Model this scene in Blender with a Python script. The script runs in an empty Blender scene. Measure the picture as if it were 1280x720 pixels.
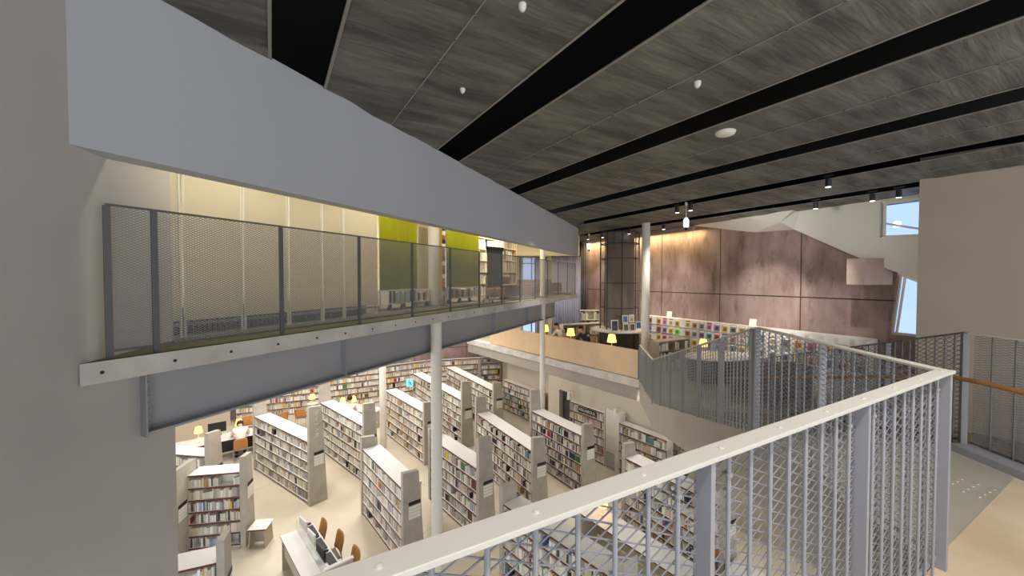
import bpy, bmesh, math, random
import numpy as np
from mathutils import Vector, Matrix
random.seed(7)
S = bpy.context.scene
COL = S.collection
PI = math.pi

# ------------------------------------------------------------------ materials
def mat(name, col, rough=0.6, metal=0.0, emit=None, estr=0.0, noise=0.0, nscale=6.0, bump=0.0, spec=None, trans=0.0, alpha=1.0, bscale=None):
    m = bpy.data.materials.new(name); m.use_nodes = True
    nt = m.node_tree; b = nt.nodes['Principled BSDF']
    b.inputs['Base Color'].default_value = (*col, 1)
    b.inputs['Roughness'].default_value = rough
    b.inputs['Metallic'].default_value = metal
    if spec is not None: b.inputs['Specular IOR Level'].default_value = spec
    if trans: b.inputs['Transmission Weight'].default_value = trans
    if alpha < 1: b.inputs['Alpha'].default_value = alpha
    if emit:
        b.inputs['Emission Color'].default_value = (*emit, 1); b.inputs['Emission Strength'].default_value = estr
    if noise or bump:
        tc = nt.nodes.new('ShaderNodeTexCoord')
        n = nt.nodes.new('ShaderNodeTexNoise'); n.inputs['Scale'].default_value = nscale
        n.inputs['Detail'].default_value = 6; n.inputs['Roughness'].default_value = 0.6
        nt.links.new(tc.outputs['Object'], n.inputs['Vector'])
        if noise:
            r = nt.nodes.new('ShaderNodeValToRGB')
            r.color_ramp.elements[0].position = 0.3; r.color_ramp.elements[1].position = 0.7
            r.color_ramp.elements[0].color = (*[max(0, c*(1-noise)) for c in col], 1)
            r.color_ramp.elements[1].color = (*[min(1, c*(1+noise*0.7)) for c in col], 1)
            nt.links.new(n.outputs['Fac'], r.inputs['Fac']); nt.links.new(r.outputs['Color'], b.inputs['Base Color'])
        if bump:
            bp = nt.nodes.new('ShaderNodeBump'); bp.inputs['Strength'].default_value = bump; bp.inputs['Distance'].default_value = 0.01
            n2 = nt.nodes.new('ShaderNodeTexNoise'); n2.inputs['Scale'].default_value = bscale or nscale*8; n2.inputs['Detail'].default_value = 4
            nt.links.new(tc.outputs['Object'], n2.inputs['Vector'])
            nt.links.new(n2.outputs['Fac'], bp.inputs['Height']); nt.links.new(bp.outputs['Normal'], b.inputs['Normal'])
    return m

def lin(r, g, b):
    f = lambda c: ((c/255+0.055)/1.055)**2.4 if c > 10 else c/255/12.92
    return (f(r), f(g), f(b))

M = {}
M['plaster'] = mat('plaster', lin(196,192,188), 0.85, noise=0.04, nscale=1.5, bump=0.12, bscale=160)
M['plaster_warm'] = mat('plaster_warm', lin(200,188,170), 0.85, noise=0.03, nscale=1.5, bump=0.1, bscale=160)
M['plaster_taupe'] = mat('plaster_taupe', lin(178,162,142), 0.85, noise=0.03, nscale=1.5, bump=0.1, bscale=160)
M['beam_white'] = mat('beam_plaster', lin(186,188,194), 0.85, bump=0.1, bscale=160)
M['bulk_white'] = mat('bulkhead_paint', lin(222,218,210), 0.8, bump=0.08, bscale=160)
M['white'] = mat('white_laminate', lin(228,224,220), 0.45)
M['offwhite'] = mat('off_white_board', lin(226,220,208), 0.6)
M['brown_edge'] = mat('red_brown_edge', lin(96,46,36), 0.55)
M['concrete'] = mat('fin_concrete', lin(178,170,157), 0.85, noise=0.16, nscale=3.0, bump=0.15, bscale=40)
M['slab_concrete'] = mat('slab_concrete', lin(204,199,190), 0.85, noise=0.18, nscale=2.2, bump=0.15, bscale=30)
M['soffit_grey'] = mat('soffit_grey', lin(170,160,150), 0.85, noise=0.05, nscale=2)
M['steel_beam'] = mat('beam_steel', lin(158,158,162), 0.5, metal=0.1, noise=0.05, nscale=2)
M['rail_grey'] = mat('rail_grey', lin(152,153,161), 0.42, metal=0.15)
M['rail_top'] = mat('rail_top', lin(206,202,194), 0.4, metal=0.1)
M['rail_dark'] = mat('rail_dark', lin(104,104,106), 0.45, metal=0.2)
M['bridge_mesh'] = mat('bridge_mesh', lin(150,150,150), 0.5, metal=0.2)
M['mesh_grey'] = mat('mesh_grey', lin(140,141,150), 0.45, metal=0.2)
M['steel'] = mat('steel', lin(190,190,190), 0.25, metal=0.9)
M['black'] = mat('black', lin(22,22,24), 0.5)
M['darkgrey'] = mat('dark_grey', lin(62,62,64), 0.6)
M['plenum'] = mat('plenum_black', lin(14,14,15), 0.95)
M['wood'] = mat('handrail_wood', lin(164,118,70), 0.45, noise=0.12, nscale=8)
M['chair_wood'] = mat('chair_wood', lin(190,130,70), 0.45, noise=0.1, nscale=10)
M['parapet'] = mat('tan_board', lin(214,184,148), 0.55, noise=0.06, nscale=3)
M['lime'] = mat('lime_fabric', lin(176,176,26), 0.8)
M['curtain'] = mat('curtain_fabric', lin(190,190,214), 0.85)
M['curtain_dark'] = mat('curtain_dark', lin(84,80,88), 0.85)
M['cream'] = mat('cream_paint', lin(226,214,176), 0.8)
M['frost'] = mat('frosted_panel', lin(238,232,208), 0.35, trans=0.0)
def translucent_mat(name, col, mixf=0.55, rough=0.4):
    m = bpy.data.materials.new(name); m.use_nodes = True; nt = m.node_tree; b = nt.nodes['Principled BSDF']; out = nt.nodes['Material Output']
    b.inputs['Base Color'].default_value = (*col,1); b.inputs['Roughness'].default_value = rough
    t = nt.nodes.new('ShaderNodeBsdfTranslucent'); t.inputs['Color'].default_value = (*col,1)
    mx = nt.nodes.new('ShaderNodeMixShader'); mx.inputs['Fac'].default_value = mixf
    nt.links.new(b.outputs[0], mx.inputs[1]); nt.links.new(t.outputs[0], mx.inputs[2]); nt.links.new(mx.outputs[0], out.inputs['Surface']); return m
M['frost'] = translucent_mat('translucent_screen', lin(236,230,212), 0.5, 0.3)
M['lime'] = translucent_mat('lime_fabric', lin(186,186,20), 0.4, 0.8)
M['curtain'] = translucent_mat('curtain_fabric', lin(214,216,242), 0.15, 0.9)
M['block_concrete'] = mat('block_concrete', lin(190,166,156), 0.8, noise=0.12, nscale=2.5)
def sky_tint_glass():
    m = bpy.data.materials.new('sky_tint_glass'); m.use_nodes = True; nt = m.node_tree; out = nt.nodes['Material Output']; nt.nodes.remove(nt.nodes['Principled BSDF'])
    t = nt.nodes.new('ShaderNodeBsdfTransparent'); t.inputs['Color'].default_value = (0.30,0.40,0.62,1)  # blue tint added to dim and colour the overbright sky behind
    g = nt.nodes.new('ShaderNodeBsdfGlossy'); g.inputs['Roughness'].default_value = 0.03
    f = nt.nodes.new('ShaderNodeFresnel'); f.inputs['IOR'].default_value = 1.3
    mx = nt.nodes.new('ShaderNodeMixShader'); nt.links.new(f.outputs[0], mx.inputs['Fac']); nt.links.new(t.outputs[0], mx.inputs[1]); nt.links.new(g.outputs[0], mx.inputs[2]); nt.links.new(mx.outputs[0], out.inputs['Surface']); return m
M['glass'] = sky_tint_glass()
M['clear'] = mat('glass', (0.95,0.98,1), 0.02, trans=1.0, alpha=0.25)
M['frostglass'] = mat('frosted_glass', (0.9,0.9,0.87), 0.35, alpha=0.3)
M['towermesh'] = mat('tower_mesh', lin(124,116,110), 0.6, metal=0.3, noise=0.15, nscale=20)
M['bridge_carpet'] = mat('bridge_carpet', lin(96,92,80), 0.9, noise=0.06, nscale=3)
M['rail_mid'] = mat('rail_mid', lin(154,152,150), 0.45, metal=0.15)
M['sofa'] = mat('sofa_brown', lin(112,84,66), 0.8)
M['furn_dark'] = mat('dark_furniture', lin(70,62,58), 0.6, noise=0.1, nscale=4)
M['beige_case'] = mat('beige_case', lin(178,166,148), 0.6)
M['shade'] = mat('lamp_shade', lin(250,215,130), 0.7, emit=lin(255,205,105), estr=1.6)
M['lens'] = mat('lamp_lens', (1,1,1), 0.4, emit=(1,0.97,0.92), estr=6)
M['pend'] = mat('pendant_glass', (0.8,0.95,0.95), 0.3, emit=(0.75,1,0.98), estr=0.9)
M['led'] = mat('cove_led', (1,0.9,0.6), 0.5, emit=(1,0.78,0.35), estr=6)
M['leaf'] = mat('leaf', lin(58,84,44), 0.55, noise=0.3, nscale=5)
M['pot'] = mat('pot', lin(150,140,128), 0.7)
M['paper'] = mat('paper', lin(236,230,214), 0.85)
M['skin'] = mat('skin', lin(206,160,130), 0.6)
M['hair'] = mat('hair', lin(40,30,26), 0.6)
M['shirt_white'] = mat('shirt_white', lin(222,218,208), 0.85)
M['shirt_navy'] = mat('shirt_navy', lin(40,48,74), 0.85)
M['shirt_black'] = mat('shirt_black', lin(40,38,40), 0.85)
M['trousers'] = mat('trousers', lin(38,38,46), 0.85)
M['seat_grey'] = mat('seat_grey', lin(128,118,112), 0.8)
M['sign_cyan'] = mat('sign_cyan', lin(120,205,225), 0.4, emit=lin(120,210,230), estr=0.6)
M['sign_dark'] = mat('sign_pictogram', lin(20,120,120), 0.5)
M['signwhite'] = mat('sign_white', lin(236,232,220), 0.6)
M['tactile'] = mat('tactile_stud', lin(225,222,212), 0.3, metal=0.6)

def coords(nt, kind='Object'):
    return nt.nodes.new('ShaderNodeTexCoord').outputs[kind]

def floor_mat(name, base, stain, joints=None, rough=0.35):
    m = bpy.data.materials.new(name); m.use_nodes = True; nt = m.node_tree; b = nt.nodes['Principled BSDF']
    c = coords(nt); n = nt.nodes.new('ShaderNodeTexNoise'); n.inputs['Scale'].default_value = 0.55; n.inputs['Detail'].default_value = 8; n.inputs['Roughness'].default_value = 0.62
    nt.links.new(c, n.inputs['Vector'])
    r = nt.nodes.new('ShaderNodeValToRGB'); r.color_ramp.elements[0].position = 0.3; r.color_ramp.elements[1].position = 0.66
    r.color_ramp.elements[0].color = (*stain, 1); r.color_ramp.elements[1].color = (*base, 1)
    nt.links.new(n.outputs['Fac'], r.inputs['Fac'])
    out = r.outputs['Color']
    if joints:
        ang, sx, sy, ox, oy = joints
        mp = nt.nodes.new('ShaderNodeMapping'); mp.inputs['Rotation'].default_value = (0, 0, ang); mp.inputs['Location'].default_value = (ox, oy, 0)
        nt.links.new(c, mp.inputs['Vector'])
        br = nt.nodes.new('ShaderNodeTexBrick'); br.offset = 0; br.inputs['Scale'].default_value = 1
        br.inputs['Brick Width'].default_value = sx; br.inputs['Row Height'].default_value = sy
        br.inputs['Mortar Size'].default_value = 0.007; br.inputs['Mortar Smooth'].default_value = 0.2
        br.inputs['Color1'].default_value = br.inputs['Color2'].default_value = (1,1,1,1); br.inputs['Mortar'].default_value = (0.52,0.5,0.47,1)
        nt.links.new(mp.outputs['Vector'], br.inputs['Vector'])
        mx = nt.nodes.new('ShaderNodeMix'); mx.data_type = 'RGBA'; mx.blend_type = 'MULTIPLY'; mx.inputs['Factor'].default_value = 1
        nt.links.new(out, mx.inputs['A']); nt.links.new(br.outputs['Color'], mx.inputs['B']); out = mx.outputs['Result']
    nt.links.new(out, b.inputs['Base Color']); b.inputs['Roughness'].default_value = rough
    return m
M['hall_floor'] = floor_mat('hall_floor', lin(220,210,190), lin(204,193,172), (0.56, 5.6, 5.2, 1.3, 1.75))
M['landing_floor'] = floor_mat('landing_floor', lin(182,177,166), lin(156,149,136), None, 0.55)
M['landing_brown'] = floor_mat('landing_brown', lin(230,216,192), lin(184,162,134), None, 0.55)
M['mezz_floor'] = floor_mat('mezz_floor', lin(170,160,144), lin(148,138,122), None, 0.4)
M['stair_tread'] = floor_mat('stair_tread', lin(142,138,132), lin(124,120,112), None, 0.5)

def concrete_wall_mat():
    m = bpy.data.materials.new('brown_formwork_concrete'); m.use_nodes = True; nt = m.node_tree; b = nt.nodes['Principled BSDF']
    c = coords(nt)
    sep = nt.nodes.new('ShaderNodeSeparateXYZ'); nt.links.new(c, sep.inputs[0])
    # base mottling, stretched vertically
    mp = nt.nodes.new('ShaderNodeMapping'); mp.inputs['Scale'].default_value = (1.0, 1.0, 0.35); nt.links.new(c, mp.inputs['Vector'])
    n = nt.nodes.new('ShaderNodeTexNoise'); n.inputs['Scale'].default_value = 0.9; n.inputs['Detail'].default_value = 9; n.inputs['Roughness'].default_value = 0.65
    nt.links.new(mp.outputs['Vector'], n.inputs['Vector'])
    r = nt.nodes.new('ShaderNodeValToRGB'); r.color_ramp.elements[0].position = 0.34; r.color_ramp.elements[1].position = 0.66
    r.color_ramp.elements[0].color = (*lin(118,94,86), 1); r.color_ramp.elements[1].color = (*lin(180,156,150), 1)
    nt.links.new(n.outputs['Fac'], r.inputs['Fac'])
    # dark stains
    mp2 = nt.nodes.new('ShaderNodeMapping'); mp2.inputs['Scale'].default_value = (1.8, 1.0, 0.5); nt.links.new(c, mp2.inputs['Vector'])
    n2 = nt.nodes.new('ShaderNodeTexNoise'); n2.inputs['Scale'].default_value = 1.4; n2.inputs['Detail'].default_value = 10; n2.inputs['Roughness'].default_value = 0.75
    nt.links.new(mp2.outputs['Vector'], n2.inputs['Vector'])
    r2 = nt.nodes.new('ShaderNodeValToRGB'); r2.color_ramp.elements[0].position = 0.53; r2.color_ramp.elements[1].position = 0.68
    r2.color_ramp.elements[0].color = (1,1,1,1); r2.color_ramp.elements[1].color = (0.42,0.38,0.36,1)
    nt.links.new(n2.outputs['Fac'], r2.inputs['Fac'])
    mx = nt.nodes.new('ShaderNodeMix'); mx.data_type = 'RGBA'; mx.blend_type = 'MULTIPLY'; mx.inputs['Factor'].default_value = 1
    nt.links.new(r.outputs['Color'], mx.inputs['A']); nt.links.new(r2.outputs['Color'], mx.inputs['B'])
    # formwork joints: vertical ones every 2.66 m, one level at z = 5.62
    def line(src, period, offset, width):
        a = nt.nodes.new('ShaderNodeMath'); a.operation = 'ADD'; a.inputs[1].default_value = offset; nt.links.new(src, a.inputs[0])
        w = nt.nodes.new('ShaderNodeMath'); w.operation = 'PINGPONG'; w.inputs[1].default_value = period/2; nt.links.new(a.outputs[0], w.inputs[0])
        g = nt.nodes.new('ShaderNodeMath'); g.operation = 'LESS_THAN'; g.inputs[1].default_value = width; nt.links.new(w.outputs[0], g.inputs[0])
        return g.outputs[0]
    l1 = line(sep.outputs['X'], 2.66, -0.08, 0.016); l2 = line(sep.outputs['Z'], 3.3, -5.62+3.3*2, 0.018)
    mxx = nt.nodes.new('ShaderNodeMath'); mxx.operation = 'MAXIMUM'; nt.links.new(l1, mxx.inputs[0]); nt.links.new(l2, mxx.inputs[1])
    m3 = nt.nodes.new('ShaderNodeMix'); m3.data_type = 'RGBA'; nt.links.new(mxx.outputs[0], m3.inputs['Factor'])
    nt.links.new(mx.outputs['Result'], m3.inputs['A']); m3.inputs['B'].default_value = (*lin(60,46,42), 1)
    nt.links.new(m3.outputs['Result'], b.inputs['Base Color']); b.inputs['Roughness'].default_value = 0.75
    return m
M['brown_concrete'] = concrete_wall_mat()

def ceiling_mesh_mat():
    m = bpy.data.materials.new('ceiling_metal_mesh'); m.use_nodes = True; nt = m.node_tree; b = nt.nodes['Principled BSDF']
    c = coords(nt)
    mp = nt.nodes.new('ShaderNodeMapping'); mp.inputs['Scale'].default_value = (0.5, 2.4, 1); nt.links.new(c, mp.inputs['Vector'])
    mp.inputs['Rotation'].default_value = (0, 0, 0.5)
    n = nt.nodes.new('ShaderNodeTexNoise'); n.inputs['Scale'].default_value = 1.6; n.inputs['Detail'].default_value = 8; n.inputs['Roughness'].default_value = 0.6
    nt.links.new(mp.outputs['Vector'], n.inputs['Vector'])
    r = nt.nodes.new('ShaderNodeValToRGB'); r.color_ramp.elements[0].position = 0.36; r.color_ramp.elements[1].position = 0.66
    r.color_ramp.elements[0].color = (*lin(80,79,74), 1); r.color_ramp.elements[1].color = (*lin(132,129,119), 1)
    nt.links.new(n.outputs['Fac'], r.inputs['Fac']); nt.links.new(r.outputs['Color'], b.inputs['Base Color'])
    mp3 = nt.nodes.new('ShaderNodeMapping'); mp3.inputs['Scale'].default_value = (0.7, 5.0, 1); mp3.inputs['Rotation'].default_value = (0, 0, 0.25); nt.links.new(c, mp3.inputs['Vector'])
    n3 = nt.nodes.new('ShaderNodeTexNoise'); n3.inputs['Scale'].default_value = 2.2; n3.inputs['Detail'].default_value = 3; n3.inputs['Distortion'].default_value = 0.8; nt.links.new(mp3.outputs['Vector'], n3.inputs['Vector'])
    bp = nt.nodes.new('ShaderNodeBump'); bp.inputs['Strength'].default_value = 0.35; bp.inputs['Distance'].default_value = 0.08; nt.links.new(n3.outputs['Fac'], bp.inputs['Height']); nt.links.new(bp.outputs['Normal'], b.inputs['Normal'])
    b.inputs['Roughness'].default_value = 0.65; b.inputs['Metallic'].default_value = 0.1
    return m
M['ceil_mesh'] = ceiling_mesh_mat()
M['ceil_edge'] = mat('ceiling_edge_trim', lin(158,154,144), 0.5, metal=0.3)

def book_mats():
    m = bpy.data.materials.new('book_cover'); m.use_nodes = True; nt = m.node_tree; b = nt.nodes['Principled BSDF']
    oi = nt.nodes.new('ShaderNodeObjectInfo'); nt.links.new(oi.outputs['Color'], b.inputs['Base Color']); b.inputs['Roughness'].default_value = 0.6
    m2 = bpy.data.materials.new('book_covers_many'); m2.use_nodes = True; nt = m2.node_tree; b = nt.nodes['Principled BSDF']
    at = nt.nodes.new('ShaderNodeAttribute'); at.attribute_name = 'cover'; nt.links.new(at.outputs['Color'], b.inputs['Base Color']); b.inputs['Roughness'].default_value = 0.6
    return m, m2
M['book'], M['books'] = book_mats()
_mc = {}
def cmat(col):
    k = tuple(col)
    if k not in _mc: _mc[k] = mat('printed_colour', lin(*col), 0.5)
    return _mc[k]

# ------------------------------------------------------------------ mesh helpers
def worldmat(o):
    m = Matrix.Identity(4)
    while o is not None:
        m = Matrix.Translation(o.location) @ o.rotation_euler.to_matrix().to_4x4() @ m
        o = o.parent
    return m

class MB:
    def __init__(s): s.v = []; s.f = []; s.mi = []; s.cur = 0
    def face(s, pts, mi=None):
        b = len(s.v); s.v += [tuple(p) for p in pts]; s.f.append(tuple(range(b, b+len(pts)))); s.mi.append(s.cur if mi is None else mi); return s
    def box(s, x0, x1, y0, y1, z0, z1, mi=None, front=None):
        b = len(s.v)
        s.v += [(x0,y0,z0),(x1,y0,z0),(x1,y1,z0),(x0,y1,z0),(x0,y0,z1),(x1,y0,z1),(x1,y1,z1),(x0,y1,z1)]
        q = [(0,3,2,1),(4,5,6,7),(0,1,5,4),(1,2,6,5),(2,3,7,6),(3,0,4,7)]
        m0 = s.cur if mi is None else mi
        for i, t in enumerate(q):
            s.f.append(tuple(b+j for j in t)); s.mi.append(front if (i == 2 and front is not None) else m0)
        return s
    def beam(s, p, q, w, h, up=(0,0,1), mi=None):
        p, q = Vector(p), Vector(q); d = (q-p).normalized(); u = Vector(up)
        sd = d.cross(u)
        if sd.length < 1e-6: sd = d.cross(Vector((1,0,0)))
        sd.normalize(); u = sd.cross(d).normalized(); b = len(s.v)
        for c in (p, q):
            for a, e in ((-1,-1),(1,-1),(1,1),(-1,1)): s.v.append(tuple(c + sd*(a*w/2) + u*(e*h/2)))
        for t in ((0,1,2,3),(7,6,5,4),(0,4,5,1),(1,5,6,2),(2,6,7,3),(3,7,4,0)):
            s.f.append(tuple(b+j for j in t)); s.mi.append(s.cur if mi is None else mi)
        return s
    def tube(s, p, q, r, n=10, r2=None, mi=None, cap=True):
        p, q = Vector(p), Vector(q); d = (q-p).normalized(); r2 = r if r2 is None else r2
        a = d.orthogonal().normalized(); c = d.cross(a); b = len(s.v); m0 = s.cur if mi is None else mi
        for ctr, rr in ((p, r), (q, r2)):
            for i in range(n):
                t = 2*PI*i/n; s.v.append(tuple(ctr + a*(rr*math.cos(t)) + c*(rr*math.sin(t))))
        for i in range(n):
            j = (i+1) % n; s.f.append((b+i, b+j, b+n+j, b+n+i)); s.mi.append(m0)
        if cap:
            s.f.append(tuple(b+i for i in reversed(range(n)))); s.mi.append(m0)
            s.f.append(tuple(b+n+i for i in range(n))); s.mi.append(m0)
        return s
    def lathe(s, c, prof, n=20, mi=None, cap=True):
        b = len(s.v); m0 = s.cur if mi is None else mi
        for r, z in prof:
            for i in range(n):
                t = 2*PI*i/n; s.v.append((c[0]+r*math.cos(t), c[1]+r*math.sin(t), c[2]+z))
        for k in range(len(prof)-1):
            for i in range(n):
                j = (i+1) % n; s.f.append((b+k*n+i, b+k*n+j, b+(k+1)*n+j, b+(k+1)*n+i)); s.mi.append(m0)
        if cap:
            s.f.append(tuple(b+i for i in reversed(range(n)))); s.mi.append(m0)
            e = b+(len(prof)-1)*n; s.f.append(tuple(e+i for i in range(n))); s.mi.append(m0)
        return s
    def prism(s, poly, z0, z1, mi=None, top=None):
        n = len(poly); b = len(s.v); m0 = s.cur if mi is None else mi
        a = sum(poly[i][0]*poly[(i+1)%n][1]-poly[(i+1)%n][0]*poly[i][1] for i in range(n))
        if a < 0: poly = poly[::-1]
        s.v += [(x,y,z0) for x,y in poly] + [(x,y,z1) for x,y in poly]
        s.f.append(tuple(b+i for i in reversed(range(n)))); s.mi.append(m0)
        s.f.append(tuple(b+n+i for i in range(n))); s.mi.append(m0 if top is None else top)
        for i in range(n):
            j = (i+1)%n; s.f.append((b+i,b+j,b+n+j,b+n+i)); s.mi.append(m0)
        return s
    def xform(s, fn, start=0):
        s.v[start:] = [tuple(fn(*p)) for p in s.v[start:]]; return s
    def mesh(s, name, mats):
        me = bpy.data.meshes.new(name); me.from_pydata(s.v, [], s.f)
        for m in (mats if isinstance(mats, (list, tuple)) else [mats]): me.materials.append(m)
        me.polygons.foreach_set('material_index', s.mi); me.update(); return me
    def build(s, name, mats, parent=None, world=False, smooth=False, bevel=0.0, origin=None):
        """world=True: vertices are given in world space; they are put in the parent's frame."""
        if parent is not None and world:
            inv = worldmat(parent).inverted(); s.v = [tuple(inv @ Vector(p)) for p in s.v]
        if origin is not None: s.v = [tuple(Vector(p)-Vector(origin)) for p in s.v]
        o = bpy.data.objects.new(name, s.mesh(name, mats)); COL.objects.link(o); o.parent = parent
        if origin is not None: o.location = origin
        if smooth:
            o.data.polygons.foreach_set('use_smooth', [True]*len(o.data.polygons))
            try: o.data.set_sharp_from_angle(angle=math.radians(40))
            except Exception: pass
        if bevel:
            b = o.modifiers.new('bevel', 'BEVEL'); b.width = bevel; b.segments = 2; b.limit_method = 'ANGLE'; b.angle_limit = math.radians(50)
        return o

def tag(o, label=None, cat=None, group=None, kind=None):
    if label: o['label'] = label
    if cat: o['category'] = cat
    if group: o['group'] = group
    if kind: o['kind'] = kind
    return o
def thing(name, label, cat, loc=(0,0,0), rz=0.0, group=None):
    o = bpy.data.objects.new(name, None); COL.objects.link(o); o.location = loc; o.rotation_euler = (0,0,rz); o.empty_display_size = 0.2
    return tag(o, label, cat, group)
def struct(name, mb, mats, **k):
    o = mb.build(name, mats, **k); o['kind'] = 'structure'; return o
def copy_tree(o, parent=None):
    c = o.copy(); COL.objects.link(c); c.parent = parent
    for ch in list(o.children): copy_tree(ch, c)
    return c
def text_mesh(name, body, size, m, parent, loc, rot, extrude=0.002, align='CENTER'):
    cu = bpy.data.curves.new(name, 'FONT'); cu.body = body; cu.size = size; cu.extrude = extrude; cu.align_x = align; cu.align_y = 'CENTER'
    t = bpy.data.objects.new(name+'_src', cu); COL.objects.link(t)
    bpy.context.view_layer.update()
    me = bpy.data.meshes.new_from_object(t.evaluated_get(bpy.context.evaluated_depsgraph_get()))
    bpy.data.objects.remove(t); me.materials.clear(); me.materials.append(m)
    o = bpy.data.objects.new(name, me); COL.objects.link(o); o.parent = parent; o.location = loc; o.rotation_euler = rot
    return o
def ceil_z(x, y): return 8.61 - 0.010*(x+3.05) - 0.016*(y-3.47) - 0.025*max(0.0, 0.8575*x+0.5145*y-7.5)

# local frames -------------------------------------------------------
U = (0.4026, 0.9154); N = (-0.9154, 0.4026); S0 = (-3.26, 3.0)     # the bridge: along its edge, back from its edge
def br(t, o, z): return (S0[0]+U[0]*t+N[0]*o, S0[1]+U[1]*t+N[1]*o, z)
EW = (0.468, -0.884); FW = (-0.884, -0.468); W0 = (3.81, 21.7)      # the brown concrete wall: along it, out from it
def cw(w, o, z): return (W0[0]+EW[0]*w+FW[0]*o, W0[1]+EW[1]*w+FW[1]*o, z)
RZ_B = math.atan2(U[1], U[0]); RZ_W = math.atan2(EW[1], EW[0])
# in the concrete wall's own object frame x runs along it, y = -out

# ================================================================== SETTING
struct('floor', MB().prism([(-16,-3),(14,-3),(14,27),(-16,27)], -0.2, 0.0), M['hall_floor'])
struct('wall_left', MB().prism([(-2.20,-1.6),(-3.55,4.18),(-3.95,4.09),(-2.65,-1.6)], 0, 8.75), M['plaster'])
# upper landing under the camera
lp = [(-1.35,0.03),(2.38,2.19),(2.52,4.1),(4.32,3.78),(4.12,1.4),(4.0,-1.6),(-1.35,-1.6)]
struct('floor_landing', MB().prism(lp, 4.15, 4.6), M['landing_floor'])
# brown section of the landing floor beyond the seam
MBf = MB().prism([(2.0,2.0),(4.02,3.16),(4.12,1.4),(4.0,-1.58),(0.9,-1.58),(1.3,1.5)], 4.59, 4.606)
struct('floor_landing_brown', MBf, M['landing_brown'])
# mezzanine floor
mz = [(-1.13,18.79),(1.25,15.56),(3.85,12.05),(3.47,9.8),(5.3,9.5),(4.95,4.2),(12.5,3.2),(11.2,8.6),(10.3,10.2),(4.0,22.2),(-1.0,22.6),(-2.2,20.3)]
struct('floor_mezzanine', MB().prism(mz, 2.86, 3.1), M['mezz_floor'])
# concrete edge band and grey edge beam under it
ed = MB()
def band(pts, z0, z1, t, mb):
    for a, b in zip(pts, pts[1:]):
        d = Vector((b[0]-a[0], b[1]-a[1], 0)).normalized(); n = Vector((-d.y, d.x, 0))
        mb.prism([(a[0],a[1]),(b[0],b[1]),(b[0]+n.x*t,b[1]+n.y*t),(a[0]+n.x*t,a[1]+n.y*t)], z0, z1)
band([(-2.3,20.35),(-1.15,18.77),(1.23,15.54),(3.84,12.03)], 2.87, 3.115, 0.3, ed)
struct('trim_1', ed, M['slab_concrete'])
eb = MB(); band([(-2.25,20.4),(-1.05,18.83),(1.33,15.6),(3.84,12.2)], 2.44, 2.87, 0.25, eb)
struct('trim_2', eb, M['soffit_grey'])
# lower hall walls under the mezzanine
wl = MB()
band([(1.42,15.48),(1.78,14.98)], 0, 2.46, 0.2, wl)
band([(2.14,14.42),(3.6,12.4),(6.6,8.3)], 0, 2.46, 0.2, wl)
band([(1.78,14.98),(2.14,14.42)], 2.02, 2.46, 0.2, wl)
wl.prism([(1.42,15.48),(1.56,15.6),(1.96,17.2),(1.8,17.3)], 0, 2.46)
struct('wall_right_lower', wl, M['plaster_warm'])
wr = MB(); band([(-0.75,22.6),(-0.2,19.1),(2.2,16.0)], 0, 2.5, 0.2, wr); struct('wall_right_recess', wr, M['plaster_warm'])
struct('doorway_shade_1', MB().prism([(1.93,15.1),(2.29,14.54),(2.6,14.74),(2.24,15.3)], 0, 2.02), M['darkgrey'])  # dark block stands in for the shade inside the open doorway
# back of the lower hall
bk = MB(); band([(-13.6,11.2),(-12.2,16.9)][::-1], 0, 5.38, 0.25, bk); struct('wall_back_left', bk, M['plaster_warm'])
bb = MB(); band([(-0.6,23.2),(-4.5,21.95),(-6.4,20.45),(-9.3,18.75),(-12.4,17.4),(-13.2,15.6)][::-1], 0, 5.4, 0.25, bb)
struct('wall_back', bb, M['brown_concrete'])
# white wall at the right
rw = MB(); band([(14.5,2.1),(9.62,7.48),(8.66,8.55)][::-1], 0, 8.75, 0.35, rw); struct('wall_right', rw, M['plaster_taupe'])

# brown concrete wall, in its own frame (x along, y = -out, z up)
bw = MB()
def wz(poly, y0, y1, mb):
    b = len(mb.v); mb.prism(poly, y0, y1)
    mb.xform(lambda x, y, z: (x, z, y), b)
    mb.f[-(len(poly)+2):] = [tuple(reversed(f)) for f in mb.f[-(len(poly)+2):]]
wz([(-0.6,2.9),(12.70,2.9),(12.82,4.74),(12.96,6.26),(12.97,6.5),(12.0,7.0),(10.8,7.75),(10.5,8.25),(-0.6,8.3)], 0, 0.3, bw)
wz([(12.70,2.9),(14.6,2.9),(14.6,4.74),(12.82,4.74)], 0, 0.3, bw)
o = struct('wall_concrete', bw, M['brown_concrete']); o.location = (W0[0], W0[1], 0); o.rotation_euler = (0,0,RZ_W)
# folded white bulkhead over it
wb = MB()
wz([(10.67,7.67),(12.04,6.87),(12.68,6.535),(12.68,8.26),(10.55,8.26)], -0.3, 0.0, wb)
wz([(12.68,6.535),(14.6,5.53),(14.6,7.2),(12.68,7.24)], -0.3, 0.0, wb)
wz([(12.68,8.17),(14.6,8.17),(14.6,8.26),(12.68,8.26)], -0.3, 0.0, wb)
wz([(13.75,7.2),(14.6,7.2),(14.6,8.17),(13.75,8.17)], -0.3, 0.0, wb)
P1=(8.03,0,8.0); Fp=(9.29,0,7.74); G=(10.52,0,7.7); A=(7.1,-.6,8.21); B=(9.22,-.6,8.22); Ee=(10.42,-.6,7.9); Cc=(9.76,-.6,8.28); Dd=(10.82,-.6,8.26); G3=(10.67,-.3,7.67); K3=(10.82,-.3,8.26)
wb.face([P1,A,B,Fp]); wb.face([Fp,B,Ee,G]); wb.face([B,Cc,Dd,Ee]); wb.face([Ee,Dd,K3,G3]); wb.face([Ee,G3,G])
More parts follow.
